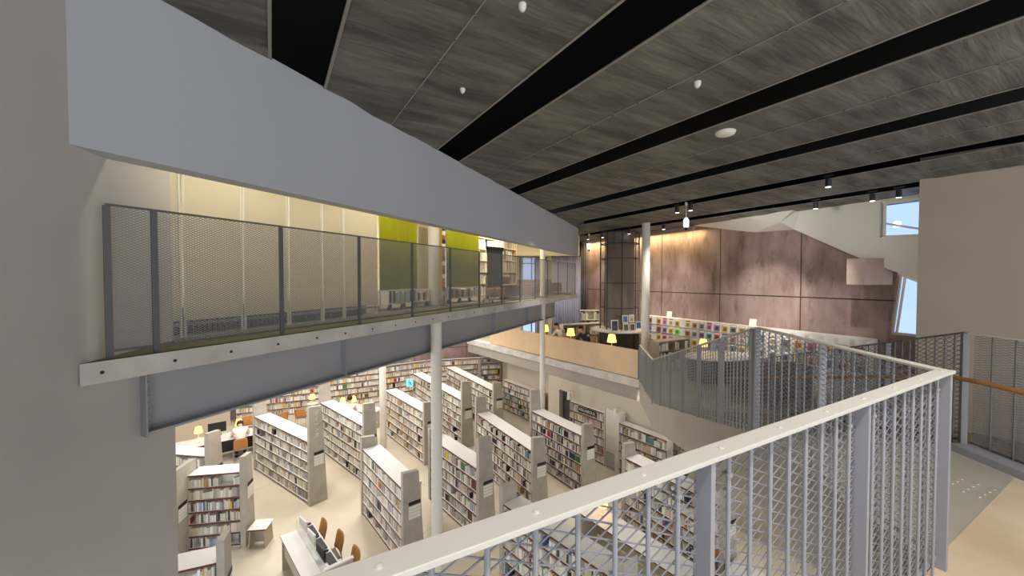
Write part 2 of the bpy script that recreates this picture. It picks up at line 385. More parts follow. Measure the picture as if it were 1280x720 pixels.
wb.face([A,(7.1,-.6,8.3),(9.22,-.6,8.3),B], 1); wb.face([B,(9.22,-.6,8.3),(9.76,-.6,8.3),Cc], 1)
o = struct('trim_3', wb, [M['bulk_white'], M['plaster_taupe']]); o.location = (W0[0], W0[1], 0); o.rotation_euler = (0,0,RZ_W)
# cove lip along the top of the wall
lipb = MB().box(-0.6, 7.3, -0.55, -0.42, 7.99, 8.14)
o = struct('trim_4', lipb, M['soffit_grey']); o.location = (W0[0], W0[1], 0); o.rotation_euler = (0,0,RZ_W)
# jutting concrete block
bx = MB().box(12.24, 12.62, -0.9, 0, 6.03, 6.71); bx.v = [(x + (0.25 if y > -0.1 and x > 12.5 else 0), y, z) for x,y,z in bx.v]
o = bx.build('wall_block', M['block_concrete'], bevel=0.006); o.location = (W0[0], W0[1], 0); o.rotation_euler = (0,0,RZ_W); o['kind'] = 'structure'
# windows
def window_frame(name, poly, y, bars):
    """poly in (along, z); frame of bars with a glass pane"""
    f = MB(); n = len(poly)
    for i in range(n):
        a, b = poly[i], poly[(i+1)%n]; f.beam((a[0],y,a[1]), (b[0],y,b[1]), 0.07, 0.05, up=(0,1,0))
    for a, b in bars: f.beam((a[0],y,a[1]), (b[0],y,b[1]), 0.05, 0.03, up=(0,1,0))
    o = f.build(name, M['offwhite']); o['kind'] = 'structure'
    g = MB().face([(p[0], y+0.01, p[1]) for p in poly]).build('pane', M['glass'], o)
    return o
for nm, poly, bars in (('window_1', [(12.72,7.27),(13.72,7.23),(13.72,8.14),(12.72,8.14)], [((12.72,7.62),(13.72,7.30)),((13.4,7.25),(13.46,8.14))]),
                       ('window_2', [(12.84,4.77),(13.9,4.75),(14.05,5.75),(12.98,6.3)], [((12.93,4.8),(13.07,6.25))])):
    o = window_frame(nm, poly, 0.12 if nm == 'window_2' else -0.15, bars); o.location = (W0[0], W0[1], 0); o.rotation_euler = (0,0,RZ_W)

# back of the mezzanine: window wall behind curtains
wbk = MB()
wbk.prism([(-2.2,21.5),(0.55,21.5),(0.55,21.75),(-2.2,21.75)], 2.9, 8.7)
wbk.prism([(0.55,21.5),(3.9,21.5),(3.9,21.75),(0.55,21.75)], 7.3, 8.7)
wbk.prism([(1.9,21.5),(3.9,21.5),(3.9,21.75),(1.9,21.75)], 2.9, 7.3)
struct('wall_back_mezzanine', wbk, M['cream'])
o = MB()
for x in (0.55, 1.05, 1.4, 1.9): o.box(x-0.03, x+0.03, 21.5, 21.6, 3.1, 7.3)
for z in (3.12, 5.1, 7.0): o.box(0.55, 1.9, 21.51, 21.59, z-0.03, z+0.03)
o = struct('window_3', o, M['darkgrey']); MB().face([(0.55,21.56,3.1),(1.9,21.56,3.1),(1.9,21.56,7.3),(0.55,21.56,7.3)]).build('pane', M['glass'], o)

# ------------------------------------------------------------------ bridge
slab = [br(0,0,0)[:2], br(14.9,0,0)[:2], (0.6,21.4), (-5.5,21.6), (-13.4,17.5), (-13.6,11.0), (-3.97,4.05), (-3.5,3.95)]
struct('floor_bridge', MB().prism(slab, 5.38, 5.55, 0, 1), [M['slab_concrete'], M['bridge_carpet']])
th = MB()
for y in (3.115,3.56,4.0,4.46,4.93,5.34,5.8,6.26,6.72,7.18,7.64,8.1,8.56,9.0,9.5,10,10.5,11,11.5,12,12.6,13.2):
    t = (y-3)/0.9154; p = br(t, 0.004, 5.463); q = br(t, -0.003, 5.463); th.tube(p, q, 0.014, 10)
struct('trim_5', th, M['black'])
# deep white beam above the gap
bh = MB(); b0 = br(-0.2,0,0); b1 = br(14.95,0,0); b2 = br(14.95,0.22,0); b3 = br(-0.2,0.22,0)
bh.prism([b0[:2], b1[:2], b2[:2], b3[:2]], 7.15, 8.5)
bh.v = [(x,y,(ceil_z(x,y)+0.03 if z > 8 else 7.19 - 0.0045*(y-3))) for x,y,z in bh.v]
struct('wall_bridge_beam', bh, M['beam_white'])
# room behind: ceiling and back wall
struct('ceiling_bridge', MB().prism([br(-0.1,0.2,0)[:2], br(14.9,0.2,0)[:2], (0.6,21.4), (-5.5,21.6), (-13.4,17.5), (-13.6,11.0), (-3.97,4.05)], 8.25, 8.35), M['cream'])
bwb = MB(); band([br(-0.5,4.2,0)[:2], br(11.0,4.2,0)[:2]], 5.55, 8.25, 0.15, bwb); struct('wall_bridge_back', bwb, M['cream'])
struct('trim_6', MB().prism([(-3.0,19.0),(3.2,19.0),(3.2,19.3),(-3.0,19.3)], 7.27, 8.25), M['cream'])

# steel I-beam under the slab
ib = thing('steel_beam', 'deep grey steel I-beam carrying the concrete bridge slab', 'beam', br(0.55,0.45,4.76), RZ_B)
Lb = 12.5
MB().box(0, Lb, -0.008, 0.008, 0.02, 0.62).build('web', M['steel_beam'], ib)
MB().box(0, Lb, -0.11, 0.11, 0, 0.022).build('flange', M['steel_beam'], ib)
MB().box(0, Lb, -0.11, 0.11, 0.598, 0.62).build('flange', M['steel_beam'], ib)
for t in (2.35, 4.8, 7.28, 9.65, 12.3):
    MB().box(t-0.008, t+0.008, -0.105, 0.105, 0.022, 0.598).build('stiffener', M['steel_beam'], ib)
MB().box(-0.012, 0.0, -0.13, 0.13, -0.02, 0.62).build('end_plate', M['steel_beam'], ib)
for k in range(8):
    MB().tube((0.005,-0.085,0.1+0.062*k),(0.03,-0.085,0.1+0.062*k),0.014,6).build('bolt', M['steel_beam'], ib)

# ceiling: black deck, side bands added to block sky light, hung mesh panels
dkp = [(-16,-6),(19,-6),(15.0,1.3),(4.05,21.95),(4.05,28),(-16,28)]
cd = MB().prism(dkp, 9.4, 9.5); band(dkp+[dkp[0]], 8.66, 9.4, 0.1, cd); band([(15.0,1.3),(4.05,21.95)], 8.2, 9.4, 0.1, cd); struct('ceiling', cd, M['plenum'])
UC = Vector((-0.5145,0.8575,0)); PC = Vector((0.8575,0.5145,0))
gaps = [(-2.70,-2.16),(0.03,.58),(2.61,3.20),(5.20,5.75),(7.73,8.24),(9.85,10.34),(12.02,12.55),(14.4,14.9)]
names = ['leftmost hung ceiling panel of grey metal mesh, above the white beam', 'wide hung mesh ceiling panel crossing the top of the view, left of centre',
         'hung mesh ceiling panel running from overhead down to the white beam end', 'third hung mesh ceiling panel from the right wall side, holding the round speaker',
         'second hung mesh ceiling panel from the brown concrete wall', 'hung mesh ceiling panel just before the folded white bulkhead', 'last short mesh ceiling panel against the high window and folded bulkhead']
for gi in range(len(gaps)-1):
    s0, s1 = gaps[gi][1], gaps[gi+1][0]; q0, q1 = -5.0, 27.0
    if gi >= 5: q0, q1 = 1.0, 20.0
    base = PC*s0 + UC*q0
    t = thing('ceiling_panel', names[gi], 'ceiling panel', (base.x, base.y, ceil_z(base.x, base.y)), math.atan2(PC.y, PC.x), 'hung mesh ceiling panels')
    nx, ny = 9, 110; mbp = MB(); W = s1-s0; L = q1-q0
    for half in (0, 1):
        b = len(mbp.v)
        for j in range(ny+1):
            for i in range(nx+1):
                x = (i/nx)*W/2 + half*W/2; y = j/ny*L
                wxy = base + PC*x + UC*y
                sag = 0.02*math.sin(y*4.1+gi*2+half)*math.sin(PI*i/nx) + 0.014*math.sin(y*9.3+x*3.0+gi) * math.sin(PI*i/nx)
                mbp.v.append((x, y, ceil_z(wxy.x,wxy.y)-ceil_z(base.x,base.y) + sag))
        for j in range(ny):
            for i in range(nx):
                k = b+j*(nx+1)+i; mbp.f.append((k, k+nx+1, k+nx+2, k+1)); mbp.mi.append(0)
    sh = mbp.build('mesh_sheet', M['ceil_mesh'], t, smooth=True)
    so = sh.modifiers.new('thick', 'SOLIDIFY'); so.thickness = 0.006; so.offset = 1
    dz = lambda x, y: ceil_z((base+PC*x+UC*y).x,(base+PC*x+UC*y).y)-ceil_z(base.x,base.y)
    for x in (0.02, W-0.02):
        MB().beam((x,0,dz(x,0)-0.004),(x,L,dz(x,L)-0.004),0.03,0.012).build('edge_trim', M['ceil_edge'], t)
    MB().beam((W/2,0,dz(W/2,0)-0.004),(W/2,L,dz(W/2,L)-0.004),0.016,0.008).build('seam', M['ceil_edge'], t)
    cl = MB()
    for k in range(int(L/0.45)):
        y = 0.2+k*0.45; cl.box(W/2-0.01,W/2+0.01,y-0.01,y+0.01,dz(W/2,y)-0.016,dz(W/2,y)-0.006)
    cl.build('seam_clips', M['steel'], t)

# columns
def column(x, y, z0, z1, r, label, nm='round_column'):
    t = thing(nm, label, 'column', (x,y,z0))
    MB().lathe((0,0,0), [(r,0),(r,z1-z0)], 28).build('shaft', M['offwhite'], t, smooth=True)
    MB().lathe((0,0,0), [(r+0.004,0),(r+0.004,0.02)], 28).build('base_ring', M['steel'], t)
column(br(4.97,0.27,0)[0]+0.05, br(4.97,0.27,0)[1], 0, 5.378, 0.105, 'thick white round column under the bridge in front of the bookcases')
_Y = (4.58+1.0926*1.3)/(0.44+0.196)
column(-0.196*_Y, _Y, 5.551, 8.24, 0.125, 'white round column on the bridge between the two lime screens')
column(1.06, 13.86, 0, 5.378, 0.092, 'slim white round column in front of the tan parapet', )
column(1.06, 13.86, 5.551, 8.24, 0.092, 'white round column on the bridge beside the far window')
column(-4.73, 14.55, 0, 5.378, 0.12, 'pale round column at the far end of the bookcase with yellow books')
column(4.92, 14.72, 3.1, ceil_z(4.92,14.72)-0.003, 0.145, 'tall white round column on the mezzanine reaching the mesh ceiling')

# ================================================================== BOOKCASES
FIN = {}
BOOKS = []      # (case root, local x, front y, z, width, height, depth, lean, colour, describing words)
PAL_LIGHT = [('cream',(232,224,206)),('ivory',(240,234,220)),('pale grey',(205,202,198)),('white',(244,242,238)),('beige',(214,198,170)),('warm grey',(180,172,164)),
             ('tan',(188,160,120)),('pale blue',(168,186,206)),('blue',(84,112,156)),('red',(170,52,56)),('green',(92,124,84)),('black',(38,36,40)),('brown',(112,78,60)),('yellow',(222,184,70)),('pink',(214,158,160)),('navy',(46,54,88)),('dark grey',(84,82,84)),('teal',(96,142,140)),('orange',(210,128,62)),('mauve',(160,140,160))]
W_LIGHT = [24,20,14,16,9,7,2.5,3,1,.7,.7,1,1,.6,1.2,.6,1.6,.4,.4,1.6]
W_MIX =   [20,16,12,14,8,7,3,3,1.6,1.6,1.4,3.5,2,.9,2,1.4,3,.8,.9,2]
W_DARK =  [14,12,12,10,6,8,3,2.5,1.6,1.6,1,11,3,.5,1,4,9,.6,.6,2]
W_YEL =   [22,14,8,8,12,5,6,1,1,1,1,2,2,6,1,1,1,1,2,1]
W_TEAL =  [16,12,8,8,8,4,5,3,3,1,8,2,2,3,1,1,1,10,1,1]
def fill_row(root, x0, x1, y, z, hmax, wts, where, rng, gaps=0.06, dep=0.15):
    x = x0; last = None; run = 0
    while x < x1-0.02:
        if rng.random() < gaps*0.35:
            x += rng.uniform(0.08, 0.35); run = 0; continue
        if run <= 0:
            run = rng.randint(1, 6); base = rng.choices(PAL_LIGHT, wts)[0]; h0 = rng.uniform(0.62, 0.92)*hmax; w0 = rng.uniform(0.018, 0.042); samew = rng.random() < 0.45
        w = w0 if samew else rng.uniform(0.016, 0.046)
        if x+w > x1: break
        c = base if samew else rng.choices(PAL_LIGHT, wts)[0]
        h = h0*(1 if samew else rng.uniform(0.86, 1.08)); h = min(h, hmax*0.97)
        v = rng.uniform(0.84, 1.04)
        BOOKS.append((root, x, y+rng.uniform(0.005, 0.025), z, w-0.0015, h, dep*rng.uniform(0.85,1), 0, (c[0], tuple(min(255, k*v) for k in c[1])), where))
        x += w; run -= 1
def fin_mesh(x, dirx, h, w0, w1, y0, th=0.11):
    """concrete end plate: vertical front edge, sloping back edge"""
    mb = MB(); a, b = (x, x+th*dirx) if dirx > 0 else (x-th, x)
    pts = [(y0,0),(y0+w0,0),(y0+w1,h*0.985),(y0,h)]
    mb.v = [(a,y,z) for y,z in pts]+[(b,y,z) for y,z in pts]
    mb.f = [(3,2,1,0),(4,5,6,7),(0,1,5,4),(1,2,6,5),(2,3,7,6),(3,0,4,7)]; mb.mi = [0]*6
    return mb
def sign_plate(xs, yc, ztop, parent, w=0.27):
    mb = MB(); mb.box(xs, xs+0.006, yc-w/2, yc+w/2, ztop-0.075, ztop, mi=0)
    for k in range(4): mb.box(xs, xs+0.006, yc-w/2, yc+w/2, ztop-0.155-k*0.072, ztop-0.095-k*0.072, mi=1)
    return mb.build('section_sign', [M['black'], M['signwhite']], parent)
def bookcase(label, p0, p1, short, wts=W_LIGHT, fin0=2.0, fin1=2.1, height=1.75, rows=6, depth=0.46, fins=True, group='concrete-finned bookcases in the lower hall', sign=True, seed=1, finy=-0.02, gaps=0.06, finw=0.50, fintop=0.36, back=True):
    rng = random.Random(seed)
    d = Vector((p1[0]-p0[0], p1[1]-p0[1])); L = d.length
    t = thing('bookcase', label, 'bookcase', (p0[0], p0[1], 0), math.atan2(d.y, d.x), group)
    c = MB(); c.box(0, L, depth/2-0.012, depth/2+0.012, 0.06, height-0.03); c.box(0, L, 0.03, depth-0.03, 0, 0.06)
    nb = max(1, round(L/0.9))
    for k in range(nb+1):
        x = L*k/nb; c.box(max(0, x-0.011), min(L, x+0.011), 0.012, depth-0.012, 0.06, height-0.03)
    c.build('carcass', M['offwhite'], t)
    MB().box(0, L, -0.005, depth+0.005, height-0.036, height, mi=0, front=1).build('top_board', [M['white'], M['brown_edge']], t)
    pitch = (height-0.03-0.07)/rows
    for r in range(rows):
        z = 0.06+r*pitch
        sb = MB(); sb.box(0, L, -0.004, depth/2-0.012, z-0.014, z+0.022, mi=0, front=1); 
        if back: sb.box(0, L, depth/2+0.012, depth, z, z+0.022, mi=0)
        sb.build('shelf', [M['white'], M['brown_edge']], t)
        where = (short, ['bottom','second','third','fourth','fifth','sixth','seventh'][r] if r < rows-1 else 'top')
        for k in range(nb):
            fill_row(t, L*k/nb+0.014, L*(k+1)/nb-0.014, 0.01, z+0.0225, pitch-0.04, wts, where, rng, gaps*(3.2 if r == 0 else 1))
    if fins:
        if fin1:
            f = fin_mesh(L+0.001, 1, fin1, finw, fintop, finy).build('concrete_fin', M['concrete'], t, bevel=0.004)
            FIN[t.name] = f
            if sign: sign_plate(L+0.112, finy+0.26, 1.44, f)
        if fin0:
            fin_mesh(-0.001, -1, fin0, finw, fintop, finy).build('concrete_fin', M['concrete'], t, bevel=0.004)
    return t
bcA = bookcase('double bookcase beside the thick round column, nearest to its left', (-3.90,10.32), (-2.34,8.38), 'bookcase left of the thick column', W_LIGHT, 2.05, 2.10, seed=11)
bcB = bookcase('double bookcase just right of the thick round column, red book on it', (-2.27,11.03), (-0.82,9.24), 'bookcase right of the thick column', W_MIX, 2.0, 2.5, seed=12)
bcC = bookcase('pale bookcase with the tallest fin, white letters down that fin', (-8.29,12.77), (-5.55,10.77), 'bookcase with the lettered tall fin', W_LIGHT, 2.6, 2.72, seed=13)
bcD = bookcase('bookcase behind the lettered tall fin, near the seated dark-haired reader', (-6.85,14.20), (-4.49,11.93), 'bookcase behind the lettered fin', W_LIGHT, 2.5, 2.45, seed=14)
bcE = bookcase('bookcase holding yellow books, close behind the pale round column', (-5.05,15.78), (-2.95,13.17), 'bookcase with yellow books', W_YEL, 0, 2.1, seed=15)
bcF = bookcase('long bookcase passing behind the thick column, second row from the back', (-4.64,18.6), (-1.86,14.5), 'long second bookcase row', W_MIX, 0, 2.45, seed=16)
bcG = bookcase('rearmost long bookcase of the hall, below the tan parapet end', (-3.28,19.9), (-0.76,15.7), 'rearmost long bookcase', W_MIX, 0, 2.1, seed=17)
bcI = bookcase('long bookcase in the middle right, bluish daylight on its white top', (-1.16,13.05), (0.50,10.2), 'bookcase with daylight on top', W_DARK, 2.3, 2.12, seed=18)
bcJ = bookcase('rightmost tall bookcase with many black books and a red block', (0.66,13.3), (1.97,11.2), 'bookcase with many black books', W_DARK, 2.45, 2.1, seed=19)
bcK = bookcase('bookcase running under the front railing, seen partly through its mesh', (-0.17,7.79), (1.55,5.76), 'bookcase under the front railing', W_MIX, 2.1, 2.1, seed=20)
bcL = bookcase('bookcase in front of the white sloped wall, near the potted plant', (2.81,9.79), (4.06,7.72), 'bookcase near the plant', W_MIX, 2.1, 2.1, seed=21)
bcP = bookcase('front bookcase facing the viewer beside the left wall, colourful books', (-7.30,8.90), (-6.24,9.09), 'bookcase facing the viewer', W_MIX, 0, 2.12, seed=22, finy=-0.06)
fp = fin_mesh(-0.001, -1, 2.05, 0.9, 0.72, -0.42).build('concrete_fin', M['concrete'], bcP, bevel=0.004); sign_plate(0.0, -0.2, 1.25, fp, 0.3)
bcQ = bookcase('bookcase behind the front-facing one, mostly hidden by the left wall', (-9.6,10.18), (-7.66,9.88), 'bookcase behind the front one', W_LIGHT, 0, 2.34, seed=23)
bcR = bookcase('nearest bookcase at the bottom left edge, only its white top showing', (-5.8,5.68), (-4.62,6.16), 'bookcase at the bottom left', W_LIGHT, 0, 2.1, seed=24, finy=-0.05)
# white characters running down the tall fin
for k, ch in enumerate('ティーンズ'):
    text_mesh('fin_letter', ch, 0.13, M['signwhite'], FIN[bcC.name], (math.dist((-8.29,12.77),(-5.55,10.77))+0.114, 0.19, 2.5-0.15*k), (PI/2, 0, PI/2), 0.001)

# shelving along the back wall and against the recess wall
def wall_case(label, pts, height, rows, short, wts, group, seed, depth=0.3, left=True, right=True):
    return [bookcase(label[i] if isinstance(label, list) else label, a, b, short, wts, 0, 0, height, rows, depth, False, group, False, seed+i, back=False) for i, (a, b) in enumerate(zip(pts, pts[1:]))]
wall_case(['wall bookcase at the far left behind the reading lamps, under the bridge', 'wall bookcase behind the second reading desk, cream books', 'wall bookcase left of the hanging exit sign', 'far wall bookcase below the brown concrete, behind the thick column'],
          [(-11.9,17.1),(-9.1,18.35),(-6.35,19.95),(-4.5,21.3),(-1.0,22.3)], 1.78, 6, 'back wall shelves', W_YEL, 'wall bookcases along the back of the hall', 40)
bookcase('low bookcase against the grey wall left of the slim column, green books on top', (-0.46,18.8), (1.15,16.55), 'low case by the slim column', W_TEAL, 0, 0, 1.4, 5, 0.3, False, None, False, 50, back=False)
bookcase('short white-ended bookcase at the back, side on to the tan parapet', (-1.62,20.75), (-0.62,20.95), 'short back case', W_MIX, 2.0, 0, 1.75, 6, 0.4, True, None, False, 51, finw=0.42, fintop=0.40)
w1 = bookcase('white bookcase with a black lettered strip beside the dark doorway', (2.08,14.36), (3.03,13.05), 'bookcase with the lettered strip', W_YEL, 0, 0, 1.76, 6, 0.3, False, None, False, 52, back=False)
L1 = math.dist((2.08,14.36),(3.03,13.05))
MB().box(L1, L1+0.03, -0.01, 0.5, 0, 1.95).build('end_panel', M['offwhite'], w1)
lt = MB().box(0.45, 1.25, -0.012, 0.0, 1.52, 1.70).build('title_strip', M['black'], w1)
text_mesh('title_letters', 'ABSUABOUS', 0.135, M['signwhite'], lt, (0.85, -0.014, 1.61), (PI/2, 0, 0), 0.001)
w2 = bookcase('white bookcase beneath the sloping white wall edge, teal books', (3.30,12.2), (4.24,10.84), 'bookcase beneath the sloped wall', W_TEAL, 0, 0, 1.75, 6, 0.3, False, None, False, 53, back=False)
MB().box(-0.16, -0.005, -0.02, 0.3, 0, 2.02).build('end_post', M['offwhite'], w2)
# pale door leaf right of the lettered bookcase
dr = thing('door_leaf', 'pale flush door with a glazed foot right of the lettered bookcase', 'door', (3.09,13.02,0), math.atan2(-0.59,0.42))
MB().box(0, 0.6, -0.025, 0.025, 0.55, 1.95).build('upper_panel', M['offwhite'], dr)
MB().box(0.03, 0.57, -0.01, 0.01, 0.05, 0.55).build('glass_foot', M['frostglass'], dr)
for x in (0, 0.57): MB().box(x, x+0.03, -0.025, 0.025, 0, 0.55).build('stile', M['offwhite'], dr)
MB().box(0.03, 0.57, -0.027, 0.027, 0, 0.05).build('bottom_rail', M['steel'], dr)

# ================================================================== HALL FURNITURE
def desk_lamp(label, x, y, z, group, sc=1.0):
    t = thing('table_lamp', label, 'lamp', (x,y,z), 0, group)
    MB().lathe((0,0,0), [(0.06*sc,0),(0.06*sc,0.015),(0.012,0.02)], 16).build('base', M['signwhite'], t)
    MB().tube((0,0,0.018),(0,0,0.24*sc),0.011,10).build('stem', M['signwhite'], t)
    MB().lathe((0,0,0.2*sc), [(0.125*sc,0),(0.085*sc,0.2*sc)], 20, cap=False).build('lamp_shade', M['shade'], t, smooth=True)
    MB().lathe((0,0,0.24*sc), [(0.012,0),(0.03,0.03),(0.03,0.06),(0.01,0.08)], 10).build('bulb', M['shade'], t, smooth=True)
    return t
def chair(label, x, y, rz, group=None, z=0.0, seatm='seat_grey'):
    """faces local +y"""
    t = thing('chair', label, 'chair', (x,y,z), rz, group)
    MB().box(-0.2,0.2,-0.2,0.2,0.43,0.46).build('seat', M[seatm], t, bevel=0.012)
    bk = MB(); n = 8; w = 0.2; prof = []
    for k in range(n+1):
        u = k/n; zz = 0.50+0.36*u; yy = -0.20-0.075*u
        ww = w*(1.0 if u < 0.72 else math.sqrt(max(0.0, 1-((u-0.72)/0.30)**2))*0.35+0.65)
        prof.append((ww, yy, zz))
    for k, (a,y0,z0) in enumerate(prof):
        bk.v += [(-a,y0,z0),(-a*0.5,y0-0.018,z0),(0,y0-0.025,z0),(a*0.5,y0-0.018,z0),(a,y0,z0)]
        if k:
            for q in range(4): i = 5*k+q; bk.f.append((i-5,i-4,i+1,i)); bk.mi.append(0)
    o = bk.build('backrest', M['chair_wood'], t, smooth=True); so = o.modifiers.new('t','SOLIDIFY'); so.thickness = 0.014
    for sx in (-1,1):
        MB().tube((sx*0.19,0.18,0.43),(sx*0.2,0.21,0),0.011,8).build('leg', M['steel'], t)
        MB().tube((sx*0.19,-0.2,0.55),(sx*0.2,-0.25,0),0.011,8).build('leg', M['steel'], t)
    return t
def desk(label, x, y, rz, L, Wd, h=0.72, name='desk', front='beige_case', cat='desk', z=0.0):
    """local x along, local y away from sitter"""
    t = thing(name, label, cat, (x,y,z), rz)
    MB().box(0,L,0,Wd,h-0.03,h,mi=0,front=1).build('desk_top', [M['white'],M['brown_edge']], t)
    MB().box(0.04,L-0.04,Wd-0.05,Wd-0.03,0.05,h-0.03).build('modesty_panel', M[front], t)
    for xx in (0.02, L-0.05): MB().box(xx,xx+0.03,0.04,Wd-0.02,0,h-0.03).build('leg_panel', M[front], t)
    return t
def person(label, x, y, z, rz, shirt, hairm='hair', lean=1.0, seat=0.47):
    t = thing('person', label, 'person', (x,y,z), rz)
    k = lean; bw = max(0.0, k-1.0)*0.22
    J = {'pel':(0,0,seat+.09),'spi':(0,.05*k,seat+.30),'che':(0,.13*k,seat+.50),'nek':(0,.19*k,seat+.64-bw*.3),'hd0':(0,.24*k,seat+.71-bw*.6),'hd1':(0,.30*k,seat+.80-bw),'hd2':(0,.31*k+bw*.2,seat+.87-bw)}
    R = {'pel':.135,'spi':.125,'che':.14,'nek':.055,'hd0':.07,'hd1':.098,'hd2':.07}
    J['col'] = tuple(a*0.42+b*0.58 for a, b in zip(J['che'], J['nek'])); R['col'] = .085
    Ed = [('pel','spi'),('spi','che'),('che','col'),('col','nek'),('nek','hd0'),('hd0','hd1'),('hd1','hd2')]
    J['nose'] = (0,.30*k+.105,seat+.775-bw); R['nose'] = .016; Ed.append(('hd1','nose'))
    for s, q in ((-1,'l'),(1,'r')):
        J.update({'sh'+q:(s*.18,.13*k,seat+.53),'el'+q:(s*.25,.26*k+.02,seat+.30),'wr'+q:(s*.14,.26*k+.24,seat+.29),'ha'+q:(s*.11,.26*k+.31,seat+.29),
                  'hi'+q:(s*.10,.02,seat+.06),'kn'+q:(s*.12,.42,seat+.05),'an'+q:(s*.12,.40,.09),'to'+q:(s*.12,.54,.045),
                  'ea'+q:(s*.098,.285*k,seat+.79-bw)})
        R.update({'sh'+q:.068,'el'+q:.047,'wr'+q:.031,'ha'+q:.034,'hi'+q:.1,'kn'+q:.066,'an'+q:.042,'to'+q:.038,'ea'+q:.02})
        Ed += [('che','sh'+q),('sh'+q,'el'+q),('el'+q,'wr'+q),('wr'+q,'ha'+q),('pel','hi'+q),('hi'+q,'kn'+q),('kn'+q,'an'+q),('an'+q,'to'+q),('hd1','ea'+q)]
        for fi in range(4):
            nm = 'f%d%s' % (fi,q); J[nm] = (s*(.11+.022*(fi-1.5)), .26*k+.31+(.075,.085,.08,.065)[fi], seat+.275); R[nm] = .009; Ed.append(('ha'+q,nm))
        nm = 'th'+q; J[nm] = (s*.06,.26*k+.30,seat+.28); R[nm] = .01; Ed.append(('wr'+q,nm))
    def skin(name, keys, grow, m):
        keys = [a for a in J if a in keys]; ix = {a:i for i,a in enumerate(keys)}
        me = bpy.data.meshes.new(name); me.from_pydata([J[a] for a in keys], [(ix[a],ix[b]) for a,b in Ed if a in ix and b in ix], [])
        o = bpy.data.objects.new(name, me); COL.objects.link(o); o.parent = t; me.materials.append(m)
        mod = o.modifiers.new('skin','SKIN')
        for i, a in enumerate(keys):
            sv = me.skin_vertices[0].data[i]; sv.radius = (R[a]*grow, R[a]*grow); sv.use_root = (i == 0)
        o.modifiers.new('sub','SUBSURF').levels = 2; o.modifiers['sub'].render_levels = 2
        return o
    Rb = dict(R); R.update({'pel':.10,'spi':.085,'che':.09,'col':.06,'shl':.055,'shr':.055}); skin('body', set(J), 1.0, M['skin']); R.update(Rb)
    skin('shirt', {'pel','spi','che','col','shl','shr','ell','elr','wrl','wrr'}, 1.13, M[shirt])
    skin('trousers', {'pel','hil','hir','knl','knr','anl','anr'}, 1.12, M['trousers'])
    c = J['hd1']; hb = MB(); prof = []
    hb.lathe((0,0,0), [(0.001,.118),(.05,.108),(.085,.078),(.106,.03),(.108,-.02),(.098,-.06)], 18)
    hb.v = [(c[0]+x_, c[1]-0.016+y_*1.08+(0.03 if z_ < 0 and y_ > 0 else 0)*-1.6, c[2]+0.012+z_+(0.06 if (y_ > 0.03 and z_ < 0.02) else 0)) for x_,y_,z_ in hb.v]
    hb.build('hair', M[hairm], t, smooth=True)
    for s in (-1,1):
        MB().lathe((s*.12,.46,0), [(.05,0),(.055,.04),(.03,.085)], 12).xform(lambda x_,y_,z_: (x_, .46+(y_-.46)*2.0, z_)).build('shoe', M['black'], t, smooth=True)
    return t

# reading desk along the left back wall
ax = math.atan2(0.62, 0.785)
dk = desk('long white reading desk along the left wall, two yellow lamps on it', -11.8, 11.66, ax, 3.9, 0.85, front='darkgrey')
desk_lamp('yellow lamp on the left wall desk, left of the seated reader', -10.72, 13.55, 0.72, 'yellow shaded reading lamps')
desk_lamp('yellow lamp on the left wall desk, above the white-shirted reader', -9.80, 14.24, 0.72, 'yellow shaded reading lamps')
mn = thing('monitor', 'black computer monitor on the left wall desk behind a grey fin', 'monitor', (-10.3,13.85,0.72), ax)
MB().box(-0.26,0.26,-0.02,0.02,0.1,0.44).build('screen', M['black'], mn, bevel=0.006); MB().box(-0.03,0.03,-0.015,0.03,0.01,0.12).build('stand', M['darkgrey'], mn); MB().box(-0.12,0.12,-0.08,0.08,0,0.012).build('foot', M['darkgrey'], mn)
chair('wooden-backed chair under the white-shirted reader at the left desk', -9.2, 13.42, ax-0.05)
person('person in a white shirt seated at the left wall desk, seen from behind', -9.22, 13.46, 0, ax-0.05, 'shirt_white', lean=1.75)
# second reading desk further back
a2 = math.atan2(-0.62, 0.785)
desk('white reading desk in front of the back wall shelves, by the dark-haired reader', -7.9, 17.0, a2+0.25, 2.4, 0.8)
desk_lamp('yellow lamp right beside the dark-haired reader, far desk', -6.80, 17.05, 0.72, 'yellow shaded reading lamps')
desk_lamp('yellow lamp behind the top of the lettered-fin bookcase row, far desk', -7.18, 16.85, 0.72, 'yellow shaded reading lamps')
chair('wooden chair under the dark-haired reader', -6.62, 16.12, 0.25)
person('person with dark hair seated at the far desk, head showing above a bookcase', -6.62, 16.15, 0, 0.25, 'shirt_white', lean=0.7)
desk_lamp('yellow lamp farthest left on the back desk, just under the steel beam', -8.75, 17.4, 0.72, 'yellow shaded reading lamps')
sd = thing('side_table', 'small round white side table carrying the back left lamp', 'table', (-8.75,17.4,0))
MB().lathe((0,0,0.69), [(0.21,0),(0.22,0.01),(0.22,0.03)], 24).build('table_top', M['white'], sd); MB().tube((0,0,0.02),(0,0,0.69),0.03,12).build('stem', M['steel'], sd); MB().lathe((0,0,0), [(0.17,0),(0.16,0.02)], 24).build('foot', M['steel'], sd)
chair('wooden chair with an orange back by the back left lamp', -8.75, 16.5, 0.3)
chair('wooden chair with an orange back beyond the pale bookcase top', -9.35, 16.0, 1.0)
chair('wooden chair with an orange back right of the left desk lamp', -10.1, 15.2, -2.47)
